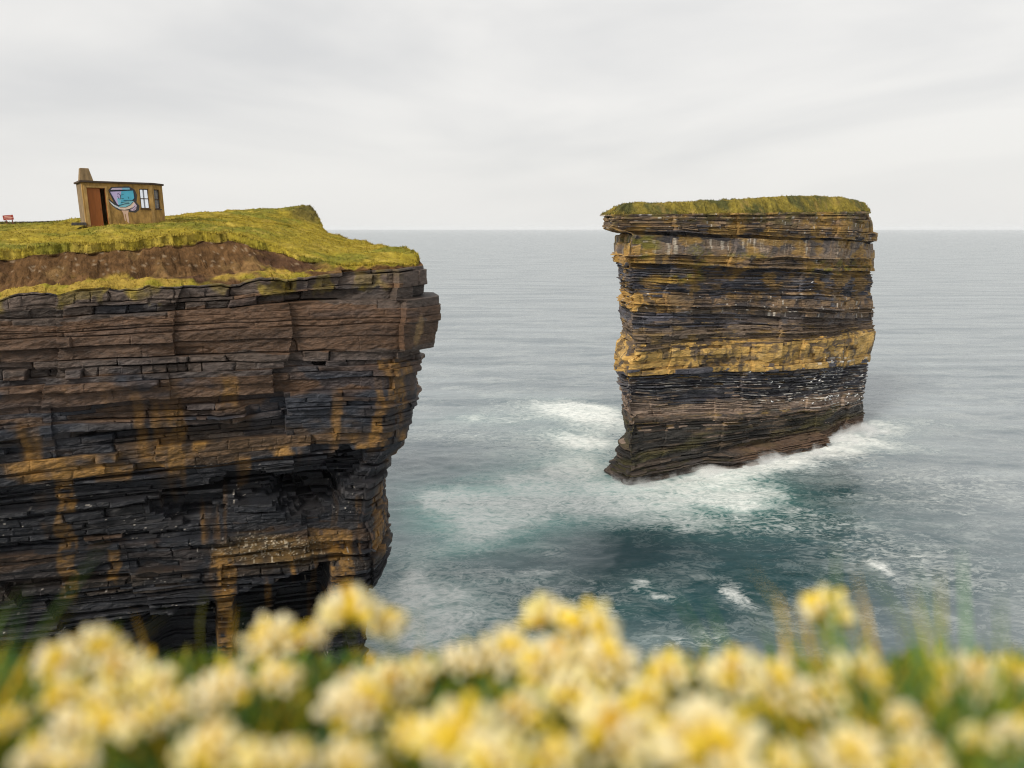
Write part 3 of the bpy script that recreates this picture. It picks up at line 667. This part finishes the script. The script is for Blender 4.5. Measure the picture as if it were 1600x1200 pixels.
# =================================================================== LOOKOUT HUT
HA = Vector(at(135, 352, 54)); hz = 42.27; HH = 3.02
th_ = R(37)
u1 = Vector((math.cos(th_), math.sin(th_), 0)); v1 = Vector((-math.sin(th_), math.cos(th_), 0))
hut = empty('lookout_hut', (HA.x, HA.y, hz)); tag(hut, 'small flat roofed stone lookout hut with a chimney, orange door and blue mural', 'hut')
hut.rotation_euler = (0, 0, th_)
FW = 4.71; DEP = 3.0
# local frame: x along the front, y to the back, z up. plan corners
fa = R(87)-th_; FC = Vector((FW + 1.5*math.cos(fa), 1.5*math.sin(fa)))
def band(mb, P0, P1, thick, spans, z0, z1):
    """wall from P0 to P1 (2D), inside to the left; spans = openings (s0,s1,za,zb)"""
    P0 = Vector(P0[:2]); P1 = Vector(P1[:2]); d = (P1-P0); Lw = d.length; d /= Lw; n = Vector((-d.y, d.x))
    def seg(a, b, za, zb):
        if b-a < .01 or zb-za < .01: return
        q = [P0+d*a, P0+d*b, P0+d*b+n*thick, P0+d*a+n*thick]
        mb.hexa([(p.x, p.y, za) for p in q], [(p.x, p.y, zb) for p in q])
    x = 0
    for (a, b, za, zb) in sorted(spans):
        seg(x, a, z0, z1); seg(a, b, z0, za); seg(a, b, zb, z1); x = b
    seg(x, Lw, z0, z1)
w_ = MB().col(.36, .215, .065)
DOOR = (.30, 1.50, -.5, 2.66); WIN = (3.80, 4.42, 1.22, 2.68); WIN2 = (.22, .98, 1.22, 2.68)
band(w_, (0, 0), (FW, 0), .28, [DOOR, WIN], -.8, HH)
band(w_, (FW, 0), FC, .24, [WIN2], -.8, HH-.003)
CR = Vector((FC.x, DEP))
band(w_, FC, CR, .24, [], -.8, HH-.006)
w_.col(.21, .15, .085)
band(w_, CR, (0, DEP), .24, [(FC.x-4.9, FC.x-4.0, 1.0, 2.75), (FC.x-4.9+1.6, 2.4, 1.0, 1.02)] if False else [(.35, 3.1, 1.0, 2.75)], -.8, HH-.009)
band(w_, (0, DEP-.24), (0, .28), .24, [], -.8, HH-.012)
w_.col(.40, .25, .09); w_.box(.10, .30, -.035, .0, -.5, 2.80); w_.box(1.50, 1.66, -.035, .0, -.5, 2.80); w_.box(.30, 1.50, -.035, 0, 2.66, 2.80)
w_.box(4.50, 4.71, -.03, 0, -.5, HH-.02)
wall = w_.build('wall', M_conc, hut, bevel=.02)
r_ = MB().col(.15, .105, .07)
ro = [(-.14, -.14), (FW+.08, -.14), (FC.x+.13, FC.y-.05), (CR.x+.13, DEP+.12), (-.14, DEP+.12)]
r_.hexa([(a, b, HH) for a, b in ro], [(a, b, HH+.13) for a, b in ro])
roof = r_.build('roof', M_felt, hut, bevel=.015)
c_ = MB().col(.24, .165, .085)
c_.hexa([(-.08, -.06, HH+.135), (.80, -.06, HH+.135), (.80, .85, HH+.135), (-.08, .85, HH+.135)], [(.04, .06, HH+1.02), (.60, .06, HH+1.02), (.60, .66, HH+1.02), (.04, .66, HH+1.02)])
chim = c_.build('chimney', M_conc, hut, bevel=.025)
d_ = MB(); d_.box(.34, 1.16, .10, .15, -.5, 2.62); d_.box(.30, .34, .05, .2, -.5, 2.655); d_.box(.34, 1.46, .05, .2, 2.62, 2.655); d_.box(1.46, 1.50, .05, .2, -.5, 2.655)
door = d_.build('door', M_wood, hut, bevel=.006)
hd = MB().col(.3, .3, .3); hd.box(1.06, 1.10, .06, .10, 1.05, 1.17); hd.build('handle', M_frame, door)
def sash(P0, P1, za, zb, lab):
    P0 = Vector(P0); P1 = Vector(P1); d = (P1-P0); Lw = d.length; d /= Lw; n = Vector((-d.y, d.x))
    root = MB(); b = .055
    def bar(mb, a0, a1, z0, z1, y0, y1):
        q = [P0+d*a0+n*y0, P0+d*a1+n*y0, P0+d*a1+n*y1, P0+d*a0+n*y1]
        mb.hexa([(p.x, p.y, z0) for p in q], [(p.x, p.y, z1) for p in q])
    bar(root, 0, b, za, zb, .06, .13); bar(root, Lw-b, Lw, za, zb, .06, .13); bar(root, b, Lw-b, zb-b, zb, .06, .13); bar(root, b, Lw-b, za, za+b, .06, .13)
    mz = (za+zb)/2; bar(root, b, Lw-b, mz-.035, mz+.035, .055, .135)
    bar(root, -.06, Lw+.06, za-.08, za-.004, -.05, .10)
    fr = root.build('window', M_frame, hut)
    p = MB().col(1, 1, 1); bar(p, b, Lw-b, za+b, mz-.035, .09, .096); p.build('pane', mg, fr)
    p = MB().col(1, 1, 1); bar(p, b, Lw-b, mz+.035, zb-b, .09, .096); p.build('pane', mg, fr)
sash((WIN[0], 0), (WIN[1], 0), WIN[2], WIN[3], '')
fd = (FC-Vector((FW, 0))).normalized()
p0_ = Vector((FW, 0))+fd*WIN2[0]; p1_ = Vector((FW, 0))+fd*WIN2[1]; sash(p0_, p1_, WIN2[2], WIN2[3], '')
# white painted inner shutter behind the front window
s_ = MB().col(.80, .80, .86); s_.box(4.12, 4.19, .36, .55, 1.0, 2.8); s_.build('inner_reveal', M_flat, hut)
# mural: flat layers of paint on the front wall, coordinates read from the wall
mu = MB()
def mpt(zx, zy): return ((zx/8.889-26)*FW/110, (895-zy)*.00547+.02)
def lay(pts, lvl, *c):
    mu.col(*c); y = -.004*lvl; P_ = [mpt(*p) for p in pts]
    mu.hexa([(a, y, b) for a, b in P_], [(a, y-.004, b) for a, b in P_])
def strip(pts, w, lvl, *c):
    for (a, b), (c2, d2) in zip(pts, pts[1:]):
        dx, dy = c2-a, d2-b; l = math.hypot(dx, dy)+1e-6; nx_, ny__ = -dy/l*w/2, dx/l*w/2
        lay([(a+nx_, b+ny__), (c2+nx_, d2+ny__), (c2-nx_, d2-ny__), (a-nx_, b-ny__)], lvl, *c)
NAV = (.018, .030, .055)
lay([(585, 440), (625, 398), (700, 390), (880, 380), (905, 395), (955, 420), (985, 500), (960, 590), (1000, 640), (985, 700), (930, 735), (850, 725), (700, 705), (620, 655), (555, 560), (575, 550), (640, 600)], .3, .06, .055, .06)
lay([(600, 455), (765, 443), (735, 560), (700, 640), (680, 622)], 1.5, .52, .45, .72)
lay([(765, 443), (935, 430), (940, 540), (900, 565), (800, 585), (720, 640), (700, 640), (735, 560)], 1.5, .10, .46, .66)
lay([(705, 640), (800, 585), (905, 562), (925, 585), (870, 640), (800, 668), (720, 668)], 1.2, .22, .52, .62)
lay([(690, 545), (760, 540), (735, 610), (705, 636)], 2.6, .22, .55, .72)
lay([(615, 436), (645, 408), (780, 402), (780, 432)], 1.5, .60, .52, .68); lay([(780, 402), (885, 398), (885, 426), (780, 432)], 1.5, .25, .55, .75)
lay([(563, 558), (590, 575), (650, 630), (720, 662), (700, 690), (650, 668), (600, 615)], 2.6, .62, .66, .70)
lay([(720, 662), (800, 662), (870, 635), (920, 585), (935, 600), (905, 655), (850, 685), (780, 697), (700, 690)], 2.6, .78, .62, .52)
lay([(935, 600), (960, 635), (945, 690), (905, 712), (860, 700), (905, 655)], 2.6, .66, .52, .68)
lay([(735, 700), (840, 703), (822, 755), (760, 755)], 1.5, .70, .48, .36); lay([(757, 755), (778, 755), (782, 845), (770, 845)], 1.5, .66, .44, .33); lay([(788, 755), (824, 755), (828, 880), (800, 860)], 1.5, .70, .48, .36)
strip([(600, 455), (765, 443), (935, 430), (940, 540), (900, 572)], 7, 3.6, *NAV); strip([(600, 455), (680, 622), (705, 642), (800, 615), (860, 612)], 8, 3.6, *NAV)
strip([(563, 558), (650, 630), (720, 662), (800, 662), (870, 632), (918, 585)], 6, 4.6, *NAV); strip([(640, 655), (720, 700), (850, 700)], 7, 3.6, *NAV)
strip([(740, 600), (800, 590), (850, 592)], 6, 3.6, *NAV); strip([(780, 570), (860, 572), (915, 570)], 6, 3.6, *NAV); strip([(700, 490), (720, 480), (745, 500), (740, 555), (715, 550), (705, 510)], 6, 3.6, *NAV); strip([(745, 500), (790, 492)], 5, 3.6, *NAV); strip([(750, 545), (790, 548)], 5, 3.6, *NAV); strip([(850, 520), (858, 545)], 6, 3.6, *NAV)
strip([(880, 690), (940, 640)], 6, 3.6, *NAV); strip([(900, 705), (950, 660)], 5, 3.6, *NAV); strip([(615, 436), (700, 434), (885, 426)], 6, 4.6, *NAV)
mu.build('mural', M_flat, hut)
sl = MB().col(.06, .055, .05); sl.hexa([(-.9, -.3, -.05), (.1, -.32, -.05), (.1, .35, -.05), (-.85, .3, -.05)], [(-.85, -.25, .16), (.05, -.28, .18), (.06, .3, .18), (-.8, .25, .15)])
slo = sl.build('stone_slab', M_conc, None, bevel=.03); slo.location = (HA.x-.05, HA.y-.1, hz-.02); slo.rotation_euler = (0, 0, th_)
tag(slo, 'low dark stone slab lying in the grass at the hut corner', 'stone')

# =================================================================== WARNING SIGN
sg = Vector(at(16, 353, 60)); sgn = empty('warning_sign', (sg.x, sg.y, sg.z+.15)); tag(sgn, 'small red warning sign on two leaning posts in the clifftop grass', 'sign'); sgn.rotation_euler = (0, R(-6), R(27))
b_ = MB().col(.36, .05, .035); b_.box(-.36, .36, -.015, .015, .33, .72)
b_.col(.78, .42, .36); b_.box(-.24, .22, -.021, -.0155, .60, .66); b_.box(-.30, .31, -.021, -.0155, .48, .54); b_.box(-.19, .20, -.021, -.0155, .38, .43)
b_.build('board', M_red, sgn)
for x_ in (-.2, .22):
    p = MB().col(1, 1, 1); p.box(x_-.035, x_+.035, .0155, .075, -.6, .70); p.build('post', M_post, sgn, bevel=.005)

# low rough scrub along the skyline beside the sign and behind the hut
sc_p = []; 
for i in range(900):
    px = random.choice([random.uniform(-10, 84), random.uniform(-10, 84), random.uniform(30, 75)]); Y_ = random.uniform(60.5, 63.5)
    x_ = (px-800)/FPX*Y_/1.028; sc_p.append((x_, Y_, float(htop(np.array([x_]), np.array([Y_]))[0])+.02))
sc_p = np.array(sc_p); V, F, CC = tufts(sc_p, np.zeros((len(sc_p), 3)) + np.array((.075, .068, .030)), .12, .34, 5, .03, .9, 15)
tag(raw_mesh('scrub', V, F, CC, M_blade), 'low dark scrub on the skyline beside the sign', kind='stuff')

# =================================================================== SEABIRDS
def bird_mesh():
    mb = MB(); bm = mb.bm; lay_ = mb.lay
    def ell(c, r, col, rot=0, n=8, m=6):
        res = bmesh.ops.create_uvsphere(bm, u_segments=n, v_segments=m, radius=1.0)
        M = Matrix.Translation(c) @ Matrix.Rotation(rot, 4, 'Y') @ Matrix.Diagonal((*r, 1))
        for v in res['verts']: v.co = M @ v.co; v[lay_] = (*col, 1)
    ell((0, 0, .17), (.20, .085, .10), (.82, .82, .80), R(-22)); ell((.17, 0, .31), (.058, .05, .055), (.85, .85, .84)); ell((.11, 0, .25), (.06, .05, .09), (.84, .84, .83), R(25))
    ell((-.05, .062, .185), (.19, .03, .07), (.42, .44, .47), R(-20)); ell((-.05, -.062, .185), (.19, .03, .07), (.42, .44, .47), R(-20))
    ell((-.22, 0, .10), (.10, .035, .02), (.06, .06, .06), R(-25)); ell((.235, 0, .305), (.035, .012, .014), (.6, .45, .1))
    for s in (-.03, .03): ell((.01, s, .05), (.01, .01, .06), (.05, .05, .05))
    for f in bm.faces: f.smooth = True
    return mb
bird0 = bird_mesh().build('seabird', M_bird, None, smooth=True)
tag(bird0, 'white seabird perched on a dark ledge of the sea stack', 'seabird', 'seabirds perched on the ledges of the sea stack')
e1 = Ps[1:, :-1]-Ps[:-1, :-1]; e2 = Ps[:-1, 1:]-Ps[:-1, :-1]; nn_ = np.cross(e1, e2); nn_ /= np.linalg.norm(nn_, axis=-1, keepdims=True)+1e-9
bx, by = proj(Ps[:-1, :-1, 0], Ps[:-1, :-1, 1], Ps[:-1, :-1, 2])
reg = (blob(bx, by, 1310, 592, 66, 42, .2)*1.0 + .7*blob(bx, by, 1250, 625, 70, 10, .2) + .5*blob(bx, by, 1210, 590, 60, 20, .3) + .25*blob(bx, by, 1090, 600, 130, 14, .3) + .05*blob(bx, by, 1150, 440, 190, 90, .3)+.06*blob(bx, by, 1240, 318, 110, 9, .3))
ok = (np.abs(nn_[..., 2]) > .75) & (Ps[:-1, :-1, 1] < 150) & (reg > .04)
cand = np.argwhere(ok); wgt = reg[ok]; wgt = wgt/wgt.sum(); rb = np.random.RandomState(4)
pick = cand[rb.choice(len(cand), 110, replace=False, p=wgt)]
for i, (a_, b_) in enumerate(pick):
    o = bird0 if i == 0 else bird0.copy()
    if i: scene.collection.objects.link(o)
    p = Ps[a_, b_]; q_ = Ps[a_+1, b_]; o.location = (p[0]*.5+q_[0]*.5, p[1]*.5+q_[1]*.5, max(p[2], q_[2])-.01)
    o.rotation_euler = (0, 0, rb.uniform(0, 6.28)); s_ = rb.uniform(.95, 1.35); o.scale = (s_,)*3

# =================================================================== FOREGROUND BANK AND FLOWERS
def bank_edge(x): return .93 + .05*math.sin(3*x) + .03*math.sin(11*x+1) - .012*x*x
bxs = np.concatenate([np.linspace(-30, -2.2, 40), np.linspace(-2.1, 2.1, 170), np.linspace(2.2, 30, 40)])
ts = np.concatenate([np.linspace(-30, -1.5, 24), np.linspace(-1.3, 0, 60)])
BX, TT = np.meshgrid(bxs, ts); EDG = .93 + .05*np.sin(3*BX) + .03*np.sin(11*BX+1) - .010*BX*BX*(np.abs(BX) < 30)
BY = EDG + TT; BZ = CAMZ - .60 + .03*fbm(BX*3, BY*3, 300, 4)*ss(-6, -1, TT) + .15*fbm(BX/3, BY/3, 301, 3) + .01*TT
BZ = BZ - .10*ss(-.5, 0, TT)
dn = np.concatenate([np.linspace(.04, 1.5, 30), np.linspace(1.8, 43, 50)])
DX = np.tile(bxs, (len(dn), 1)); DY = EDG[0][None, :] + .04 - dn[:, None]*.16 + .25*fbm(DX/1.2, dn[:, None]/.5, 302, 3)*ss(0, 1.5, dn)[:, None]; DZ = BZ[-1][None, :] - dn[:, None]
GX = np.concatenate([BX, DX]); GY = np.concatenate([BY, DY]); GZ = np.concatenate([BZ, DZ])
gc = np.zeros(GX.shape+(3,)) + np.array((.07, .085, .02)); gc[len(ts)+6:] = (.06, .045, .035)
tag(raw_mesh('ground', np.stack([GX, GY, GZ], -1).reshape(-1, 3), grid_faces(*GX.shape), gc.reshape(-1, 3), M_turf, smooth=True), kind='structure')

def leaf_mat(name, base, rough=.55, tr=.35):
    m, t, b, out = mat_new(name)
    a = t.nodes.new('ShaderNodeAttribute'); a.attribute_name = 'Col'; t.links.new(a.outputs['Color'], b.inputs['Base Color']); b.inputs['Roughness'].default_value = rough
    b.inputs['Specular IOR Level'].default_value = .2
    tr_ = t.nodes.new('ShaderNodeBsdfTranslucent'); t.links.new(a.outputs['Color'], tr_.inputs[0]); mx = t.nodes.new('ShaderNodeMixShader'); mx.inputs[0].default_value = tr
    t.links.new(b.outputs[0], mx.inputs[1]); t.links.new(tr_.outputs[0], mx.inputs[2]); t.links.new(mx.outputs[0], out.inputs[0]); return m
M_petal = leaf_mat('pale yellow petals', None, .6, .5); M_green = leaf_mat('soft green stems and leaves', None, .6, .3)

def floret(bm, lay_, base, d, L, w, c0, c1, up):
    """a curved pea-flower tube from base along d, bending towards up"""
    d = d.normalized(); side = d.cross(Vector((0, 0, 1)));
    if side.length < .05: side = Vector((1, 0, 0))
    side.normalize(); nrm = side.cross(d).normalized(); rings = []
    prof_ = [(0, .35), (.3, .75), (.62, .95), (.85, 1.15), (1.0, .55)]
    for t_, rr_ in prof_:
        c = base + d*L*t_ + nrm*L*.16*t_*t_*up; ring = []
        for k in range(5):
            a = 2*math.pi*k/5; v = bm.verts.new(c + (side*math.cos(a)*.8 + nrm*math.sin(a))*w*rr_*.5)
            f_ = min(1, max(0, (t_-.25)/.4)); v[lay_] = tuple(c0[i]*(1-f_)+c1[i]*f_ for i in range(3))+(1,); ring.append(v)
        rings.append(ring)
    for a, b in zip(rings, rings[1:]):
        for k in range(5): bm.faces.new((a[k], a[(k+1) % 5], b[(k+1) % 5], b[k]))
    bm.faces.new(rings[-1])
def head_mesh(seed, warm):
    r = random.Random(seed); mb = MB(); bm = mb.bm; n = 24
    for i in range(n):
        el = math.asin(min(1, -.25 + 1.22*(i+.5)/n)); az = i*2.39996+r.uniform(-.2, .2)
        d = Vector((math.cos(el)*math.cos(az), math.cos(el)*math.sin(az), math.sin(el)*.9))
        tint = r.random()
        c1 = (1.0, .955-.03*tint, .76-.34*tint*warm); c0 = (.98, .78, .12)
        if r.random() < .08+.20*warm: c1 = (1.0, .83, .12)
        if r.random() < .03: c1 = (.85, .60, .10)
        floret(bm, mb.lay, d*.28, d, .74*r.uniform(.8, 1.2), .34*r.uniform(.85, 1.15), c0, c1, 1)
    for k in range(9):                                     # finger-like bracts below the head
        a = k*.7; d = Vector((math.cos(a), math.sin(a), -.35)); floret(bm, mb.lay, Vector((0, 0, -.05)), d, .62, .16, (.20, .26, .02), (.42, .40, .03), .6)
    for f in bm.faces: f.smooth = True
    bmesh.ops.recalc_face_normals(bm, faces=bm.faces)
    me = bpy.data.meshes.new('flower_head'); bm.to_mesh(me); bm.free(); me.materials.append(M_petal); return me
HEADS = [head_mesh(i, w) for i, w in ((1, .4), (2, 1.0), (3, .7), (4, .9), (5, .2))]
FL = [ # px, py, radius px, tone, label
 (98,1048,44,4,'cream flower head at the far left, upper left of its dense cluster'),
 (146,1026,44,0,'cream flower head topping the dense cluster at the left'),
 (192,1058,44,2,'pale yellow flower head right of the top of the left cluster'),
 (238,1076,38,1,'yellow flower head on the right shoulder of the left cluster'),
 (100,1094,34,3,'pale yellow flower head low on the left side of the left cluster'),
 (160,1100,34,1,'deeper yellow flower head in the middle of the left cluster'),
 (262,1116,40,0,'cream flower head on the lower right of the left cluster'),
 (218,1134,36,2,'cream flower head below the middle of the left cluster'),
 (112,1142,36,4,'bright cream flower head at the bottom left of the left cluster'),
 (166,1136,34,3,'pale yellow flower head at the bottom middle of the left cluster'),
 (62,1188,36,4,'cream flower head cut by the bottom edge near the left corner'),
 (118,1194,36,0,'cream flower head at the bottom edge, second from the left corner'),
 (428,1006,46,0,'round cream flower head in front of the cave in the dark cliff'),
 (494,996,24,4,'tiny cream flower head between two bigger heads under the cliff end'),
 (546,962,46,2,'tall cream flower head overlapping the foot of the cliff corner'),
 (606,980,32,0,'small cream flower head just right of the cliff foot'),
 (350,1092,50,4,'big peach cream flower head left of centre in front of green leaves'),
 (436,1066,34,0,'small cream flower head below the round one under the cave'),
 (332,1182,54,2,'broad pale yellow flower head at the bottom edge left of centre'),
 (406,1194,40,1,'yellow flower head at the bottom edge, right of a broad pale one'),
 (556,1112,58,4,'large cream flower head over orange stems near the middle'),
 (614,1080,48,2,'pale yellow flower head above right of the large cream head'),
 (650,1058,34,1,'small pale flower head against the dark green gap near the middle'),
 (462,1192,36,0,'small cream flower head at the bottom edge between green leaves'),
 (548,1196,46,0,'cream flower head at the bottom edge below the large cream head'),
 (716,1164,72,3,'very large yellow cream flower head at the bottom centre'),
 (792,1030,48,0,'cream flower head on the left flank of the central mound'),
 (722,1042,36,4,'small cream flower head at the left foot of the central mound'),
 (858,972,42,1,'yellow flower head at the left of the central mound summit'),
 (918,990,50,3,'yellow flower head at the summit of the central mound'),
 (858,1046,52,2,'pale yellow flower head in the heart of the central mound'),
 (948,1044,52,0,'cream flower head on the right flank of the central mound'),
 (812,1124,42,2,'pale yellow flower head low on the left of the central mound'),
 (958,1154,74,2,'huge pale yellow flower head in front of the central mound'),
 (896,1096,48,1,'golden yellow flower head low in the central mound'),
 (1046,1062,42,3,'yellow flower head right of the central mound, below the stack foot'),
 (1106,1188,92,0,'largest cream flower head, cut by the bottom edge right of centre'),
 (1150,1062,48,2,'pale yellow flower head right of centre below open dark water'),
 (1212,1084,54,0,'wide cream flower head right of centre beside green leaves'),
 (1292,962,42,3,'lone yellow flower head standing tall above all the others on the right'),
 (1342,1060,42,1,'yellow flower head just below right of the lone tall one'),
 (1288,1100,40,0,'cream flower head low below the lone tall one'),
 (1414,1132,32,4,'small cream flower head over orange stems towards the right corner'),
 (1508,1068,48,2,'large pale yellow flower head near the right edge'),
 (1576,1058,34,3,'yellow flower head at the right edge beside the large one'),
 (1330,1188,54,0,'cream flower head at the bottom edge right of the largest one'),
 (1440,1198,46,2,'pale yellow flower head at the bottom edge towards the right corner'),
 (1592,1154,34,4,'cream flower head touching the right edge low down'),
 (774,1196,56,1,'yellow flower head at the bottom edge right of the very large one'),
 (866,1194,46,3,'yellow flower head at the bottom edge left of the huge pale one'),
 (1012,1104,40,3,'yellow flower head between the huge pale head and the largest cream head'),
 (1228,1196,36,1,'small yellow flower head at the bottom edge beside the largest cream head'),
 (640,1150,34,3,'small yellow flower head left of the very large one at the bottom'),
 (1528,1160,30,1,'small yellow flower head under the large one near the right edge'),
 (20,1130,26,3,'small yellow flower head touching the left edge'),
]
def stem_mesh(top, bot, r0, bend):
    mb = MB(); bm = mb.bm; n = 7; rings = []
    for i in range(n):
        t_ = i/(n-1); c = top.lerp(bot, t_) + bend*math.sin(math.pi*t_); ring = []
        for k in range(6):
            a = k*math.pi/3; v = bm.verts.new(c+Vector((math.cos(a), math.sin(a), 0))*r0*(1+.4*t_)); v[mb.lay] = (.20-.08*t_, .24-.08*t_, .03, 1); ring.append(v)
        rings.append(ring)
    for a, b in zip(rings, rings[1:]):
        for k in range(6): bm.faces.new((a[k], a[(k+1) % 6], b[(k+1) % 6], b[k]))
    for f in bm.faces: f.smooth = True
    return mb
def leaf_mb(L, w, col):
    mb = MB(); bm = mb.bm; n = 6; rows_ = []
    for i in range(n):
        t_ = i/(n-1); ww = w*math.sin(math.pi*min(.97, .06+.94*t_))**.8*.5; z = L*(.45*t_-.35*t_*t_); row = []
        for k in (-1, 0, 1):
            v = bm.verts.new((L*t_, ww*k, z+abs(k)*ww*.4)); v[mb.lay] = (*[c*(1+.2*t_) for c in col], 1); row.append(v)
        rows_.append(row)
    for a, b in zip(rows_, rows_[1:]):
        for k in (0, 1): bm.faces.new((a[k], a[k+1], b[k+1], b[k]))
    for f in bm.faces: f.smooth = True
    return mb
def leaf_mesh(L, w, col):
    mb = leaf_mb(L, w, col); me = bpy.data.meshes.new('leaf'); mb.bm.to_mesh(me); mb.bm.free(); me.materials.append(M_green); return me
LEAVES = [leaf_mesh(.05, .013, c) for c in ((.16, .22, .04), (.08, .15, .03), (.30, .26, .03))]
rf = random.Random(9)
for (px, py, r_px, tone, lab) in FL:
    Y_ = .78 - (py-950)/250*.34; Y_ += rf.uniform(-.02, .02)
    p = Vector(at(px, py, Y_)); dist = (p-Vector((0, 0, CAMZ))).length; rad = r_px*Y_/FPX*1.12
    gz_ = CAMZ-.66+rf.uniform(-.01, .01)
    base = Vector((p.x+rf.uniform(-.02, .02), p.y+rf.uniform(-.01, .03), gz_))
    fl = empty('wild_flower', base); tag(fl, lab, 'flower', 'cream and yellow wild flowers in the foreground')
    hd_ = bpy.data.objects.new('flower_head', HEADS[tone]); link(hd_, fl); hd_.location = p-base; hd_.scale = (rad,)*3; hd_.rotation_euler = (rf.uniform(-.1, .45), rf.uniform(-.3, .3), rf.uniform(0, 6.28))
    stm = stem_mesh(p-base-Vector((0, 0, rad*.2)), Vector((0, 0, 0)), .0016, Vector((rf.uniform(-.012, .012), rf.uniform(-.01, .01), 0))).build('stem', M_green, fl)
    for k in range(4):
        lf = bpy.data.objects.new('leaf', LEAVES[rf.randrange(3)]); link(lf, fl); t_ = rf.uniform(.25, .85)
        lf.location = (p-base)*t_; lf.rotation_euler = (rf.uniform(-.4, .4), rf.uniform(-.9, .1), rf.uniform(0, 6.28)); s_ = rf.uniform(.7, 1.2); lf.scale = (s_,)*3

# leaves and grass between the flowers: uncountable
r = np.random.RandomState(21)
n_ = 6500; gx_ = r.uniform(-.95, .95, n_); gy_ = r.uniform(.30, .98, n_); gz_ = CAMZ-.66+.0*gx_
blades = np.stack([gx_, gy_, gz_], -1)
pal = np.array([(.17, .26, .03), (.09, .19, .04), (.40, .36, .03), (.13, .23, .10), (.60, .38, .02), (.06, .11, .02)])
colb = pal[r.choice(6, n_, p=[.27, .25, .16, .14, .10, .08])]
allow = np.clip(-.632*gy_ + .66, .02, .30)*(.80+.42*vn(gx_*7, gy_*2, 7))
a2 = np.repeat(allow, 2); V, F, CC = tufts(blades, colb, a2*.45, a2*1.0, 2, .0062, .7, 22)
sel = (r.rand(n_) < .010) & (gy_ > .6)
V2, F2, CC2 = tufts(blades[sel], np.clip(colb[sel]*np.array((1.4, .9, .8)), 0, 1), .08, .15, 1, .0016, .35, 23)
tag(raw_mesh('grass', np.r_[V, V2], np.r_[F, F2+len(V)], np.r_[CC, CC2], M_green), 'green grass and leaves between the foreground flowers', kind='stuff')

# =================================================================== SPRAY at the foot of the stack
def spray():
    line = [(17.5, 112.3), (24, 113.5), (44, 124.5), (60.5, 131.6), (72, 142), (79, 146)]
    s_, x, y, _ = smooth_poly(line, 2.0, 0); n = len(x); gx_, gy_ = np.gradient(x), np.gradient(y); L_ = np.hypot(gx_, gy_); nx_, ny_ = gy_/L_, -gx_/L_
    wdt = 3.0; h = 4.0; V = []
    for i in range(n):
        for off, z in ((-3.5, -.6), (wdt, -.6), (wdt*.6, h*.45), (-.5, h), (-3.5, h)): V.append((x[i]+nx_[i]*off, y[i]+ny_[i]*off, z))
    F = []
    for i in range(n-1):
        for k in range(5): a = i*5+k; b = i*5+(k+1) % 5; F.append((a, b, b+5, a+5))
    me = bpy.data.meshes.new('spray'); me.from_pydata(V, [], F+[(4, 3, 2, 1, 0), tuple((n-1)*5+k for k in range(5))]); me.update()
    bm = bmesh.new(); bm.from_mesh(me); bmesh.ops.recalc_face_normals(bm, faces=bm.faces); bm.to_mesh(me); bm.free()
    m = bpy.data.materials.new('sea spray'); m.use_nodes = True; t = m.node_tree; t.nodes.clear(); out = t.nodes.new('ShaderNodeOutputMaterial'); v = t.nodes.new('ShaderNodeVolumePrincipled')
    v.inputs['Color'].default_value = (.98, .98, .98, 1); t.links.new(v.outputs[0], out.inputs['Volume'])
    c = t.nodes.new('ShaderNodeTexCoord'); sx = t.nodes.new('ShaderNodeSeparateXYZ'); t.links.new(c.outputs['Object'], sx.inputs[0])
    nn = noise(t, .17, 3, .55, dist=.6); n2 = noise(t, .75, 2, .5)
    add = t.nodes.new('ShaderNodeMath'); add.operation = 'MULTIPLY_ADD'; t.links.new(nn, add.inputs[0]); add.inputs[1].default_value = 7.5; add.inputs[2].default_value = -3.55
    a2 = t.nodes.new('ShaderNodeMath'); a2.operation = 'MULTIPLY_ADD'; t.links.new(n2, a2.inputs[0]); a2.inputs[1].default_value = 1.6; t.links.new(add.outputs[0], a2.inputs[2])
    sb = t.nodes.new('ShaderNodeMath'); sb.operation = 'SUBTRACT'; t.links.new(a2.outputs[0], sb.inputs[0]); t.links.new(sx.outputs['Z'], sb.inputs[1])
    t.links.new(rng_node(t, sb.outputs[0], 0, 1.8, 0, .85), v.inputs['Density'])
    me.materials.append(m); o = link(bpy.data.objects.new('spray', me)); tag(o, 'white spray and mist where the waves break on the stack', kind='stuff')
spray()

# =================================================================== AIR
hb_ = MB(); hb_.box(-24000, 24000, -2000, 24000, -12, 75)
mh = bpy.data.materials.new('sea haze'); mh.use_nodes = True; th2 = mh.node_tree; th2.nodes.clear()
oh = th2.nodes.new('ShaderNodeOutputMaterial'); vh = th2.nodes.new('ShaderNodeVolumePrincipled'); vh.inputs['Color'].default_value = (.95, .97, 1, 1); vh.inputs['Density'].default_value = 4.0e-5
th2.links.new(vh.outputs[0], oh.inputs['Volume'])
tag(hb_.build('haze', mh), kind='stuff')
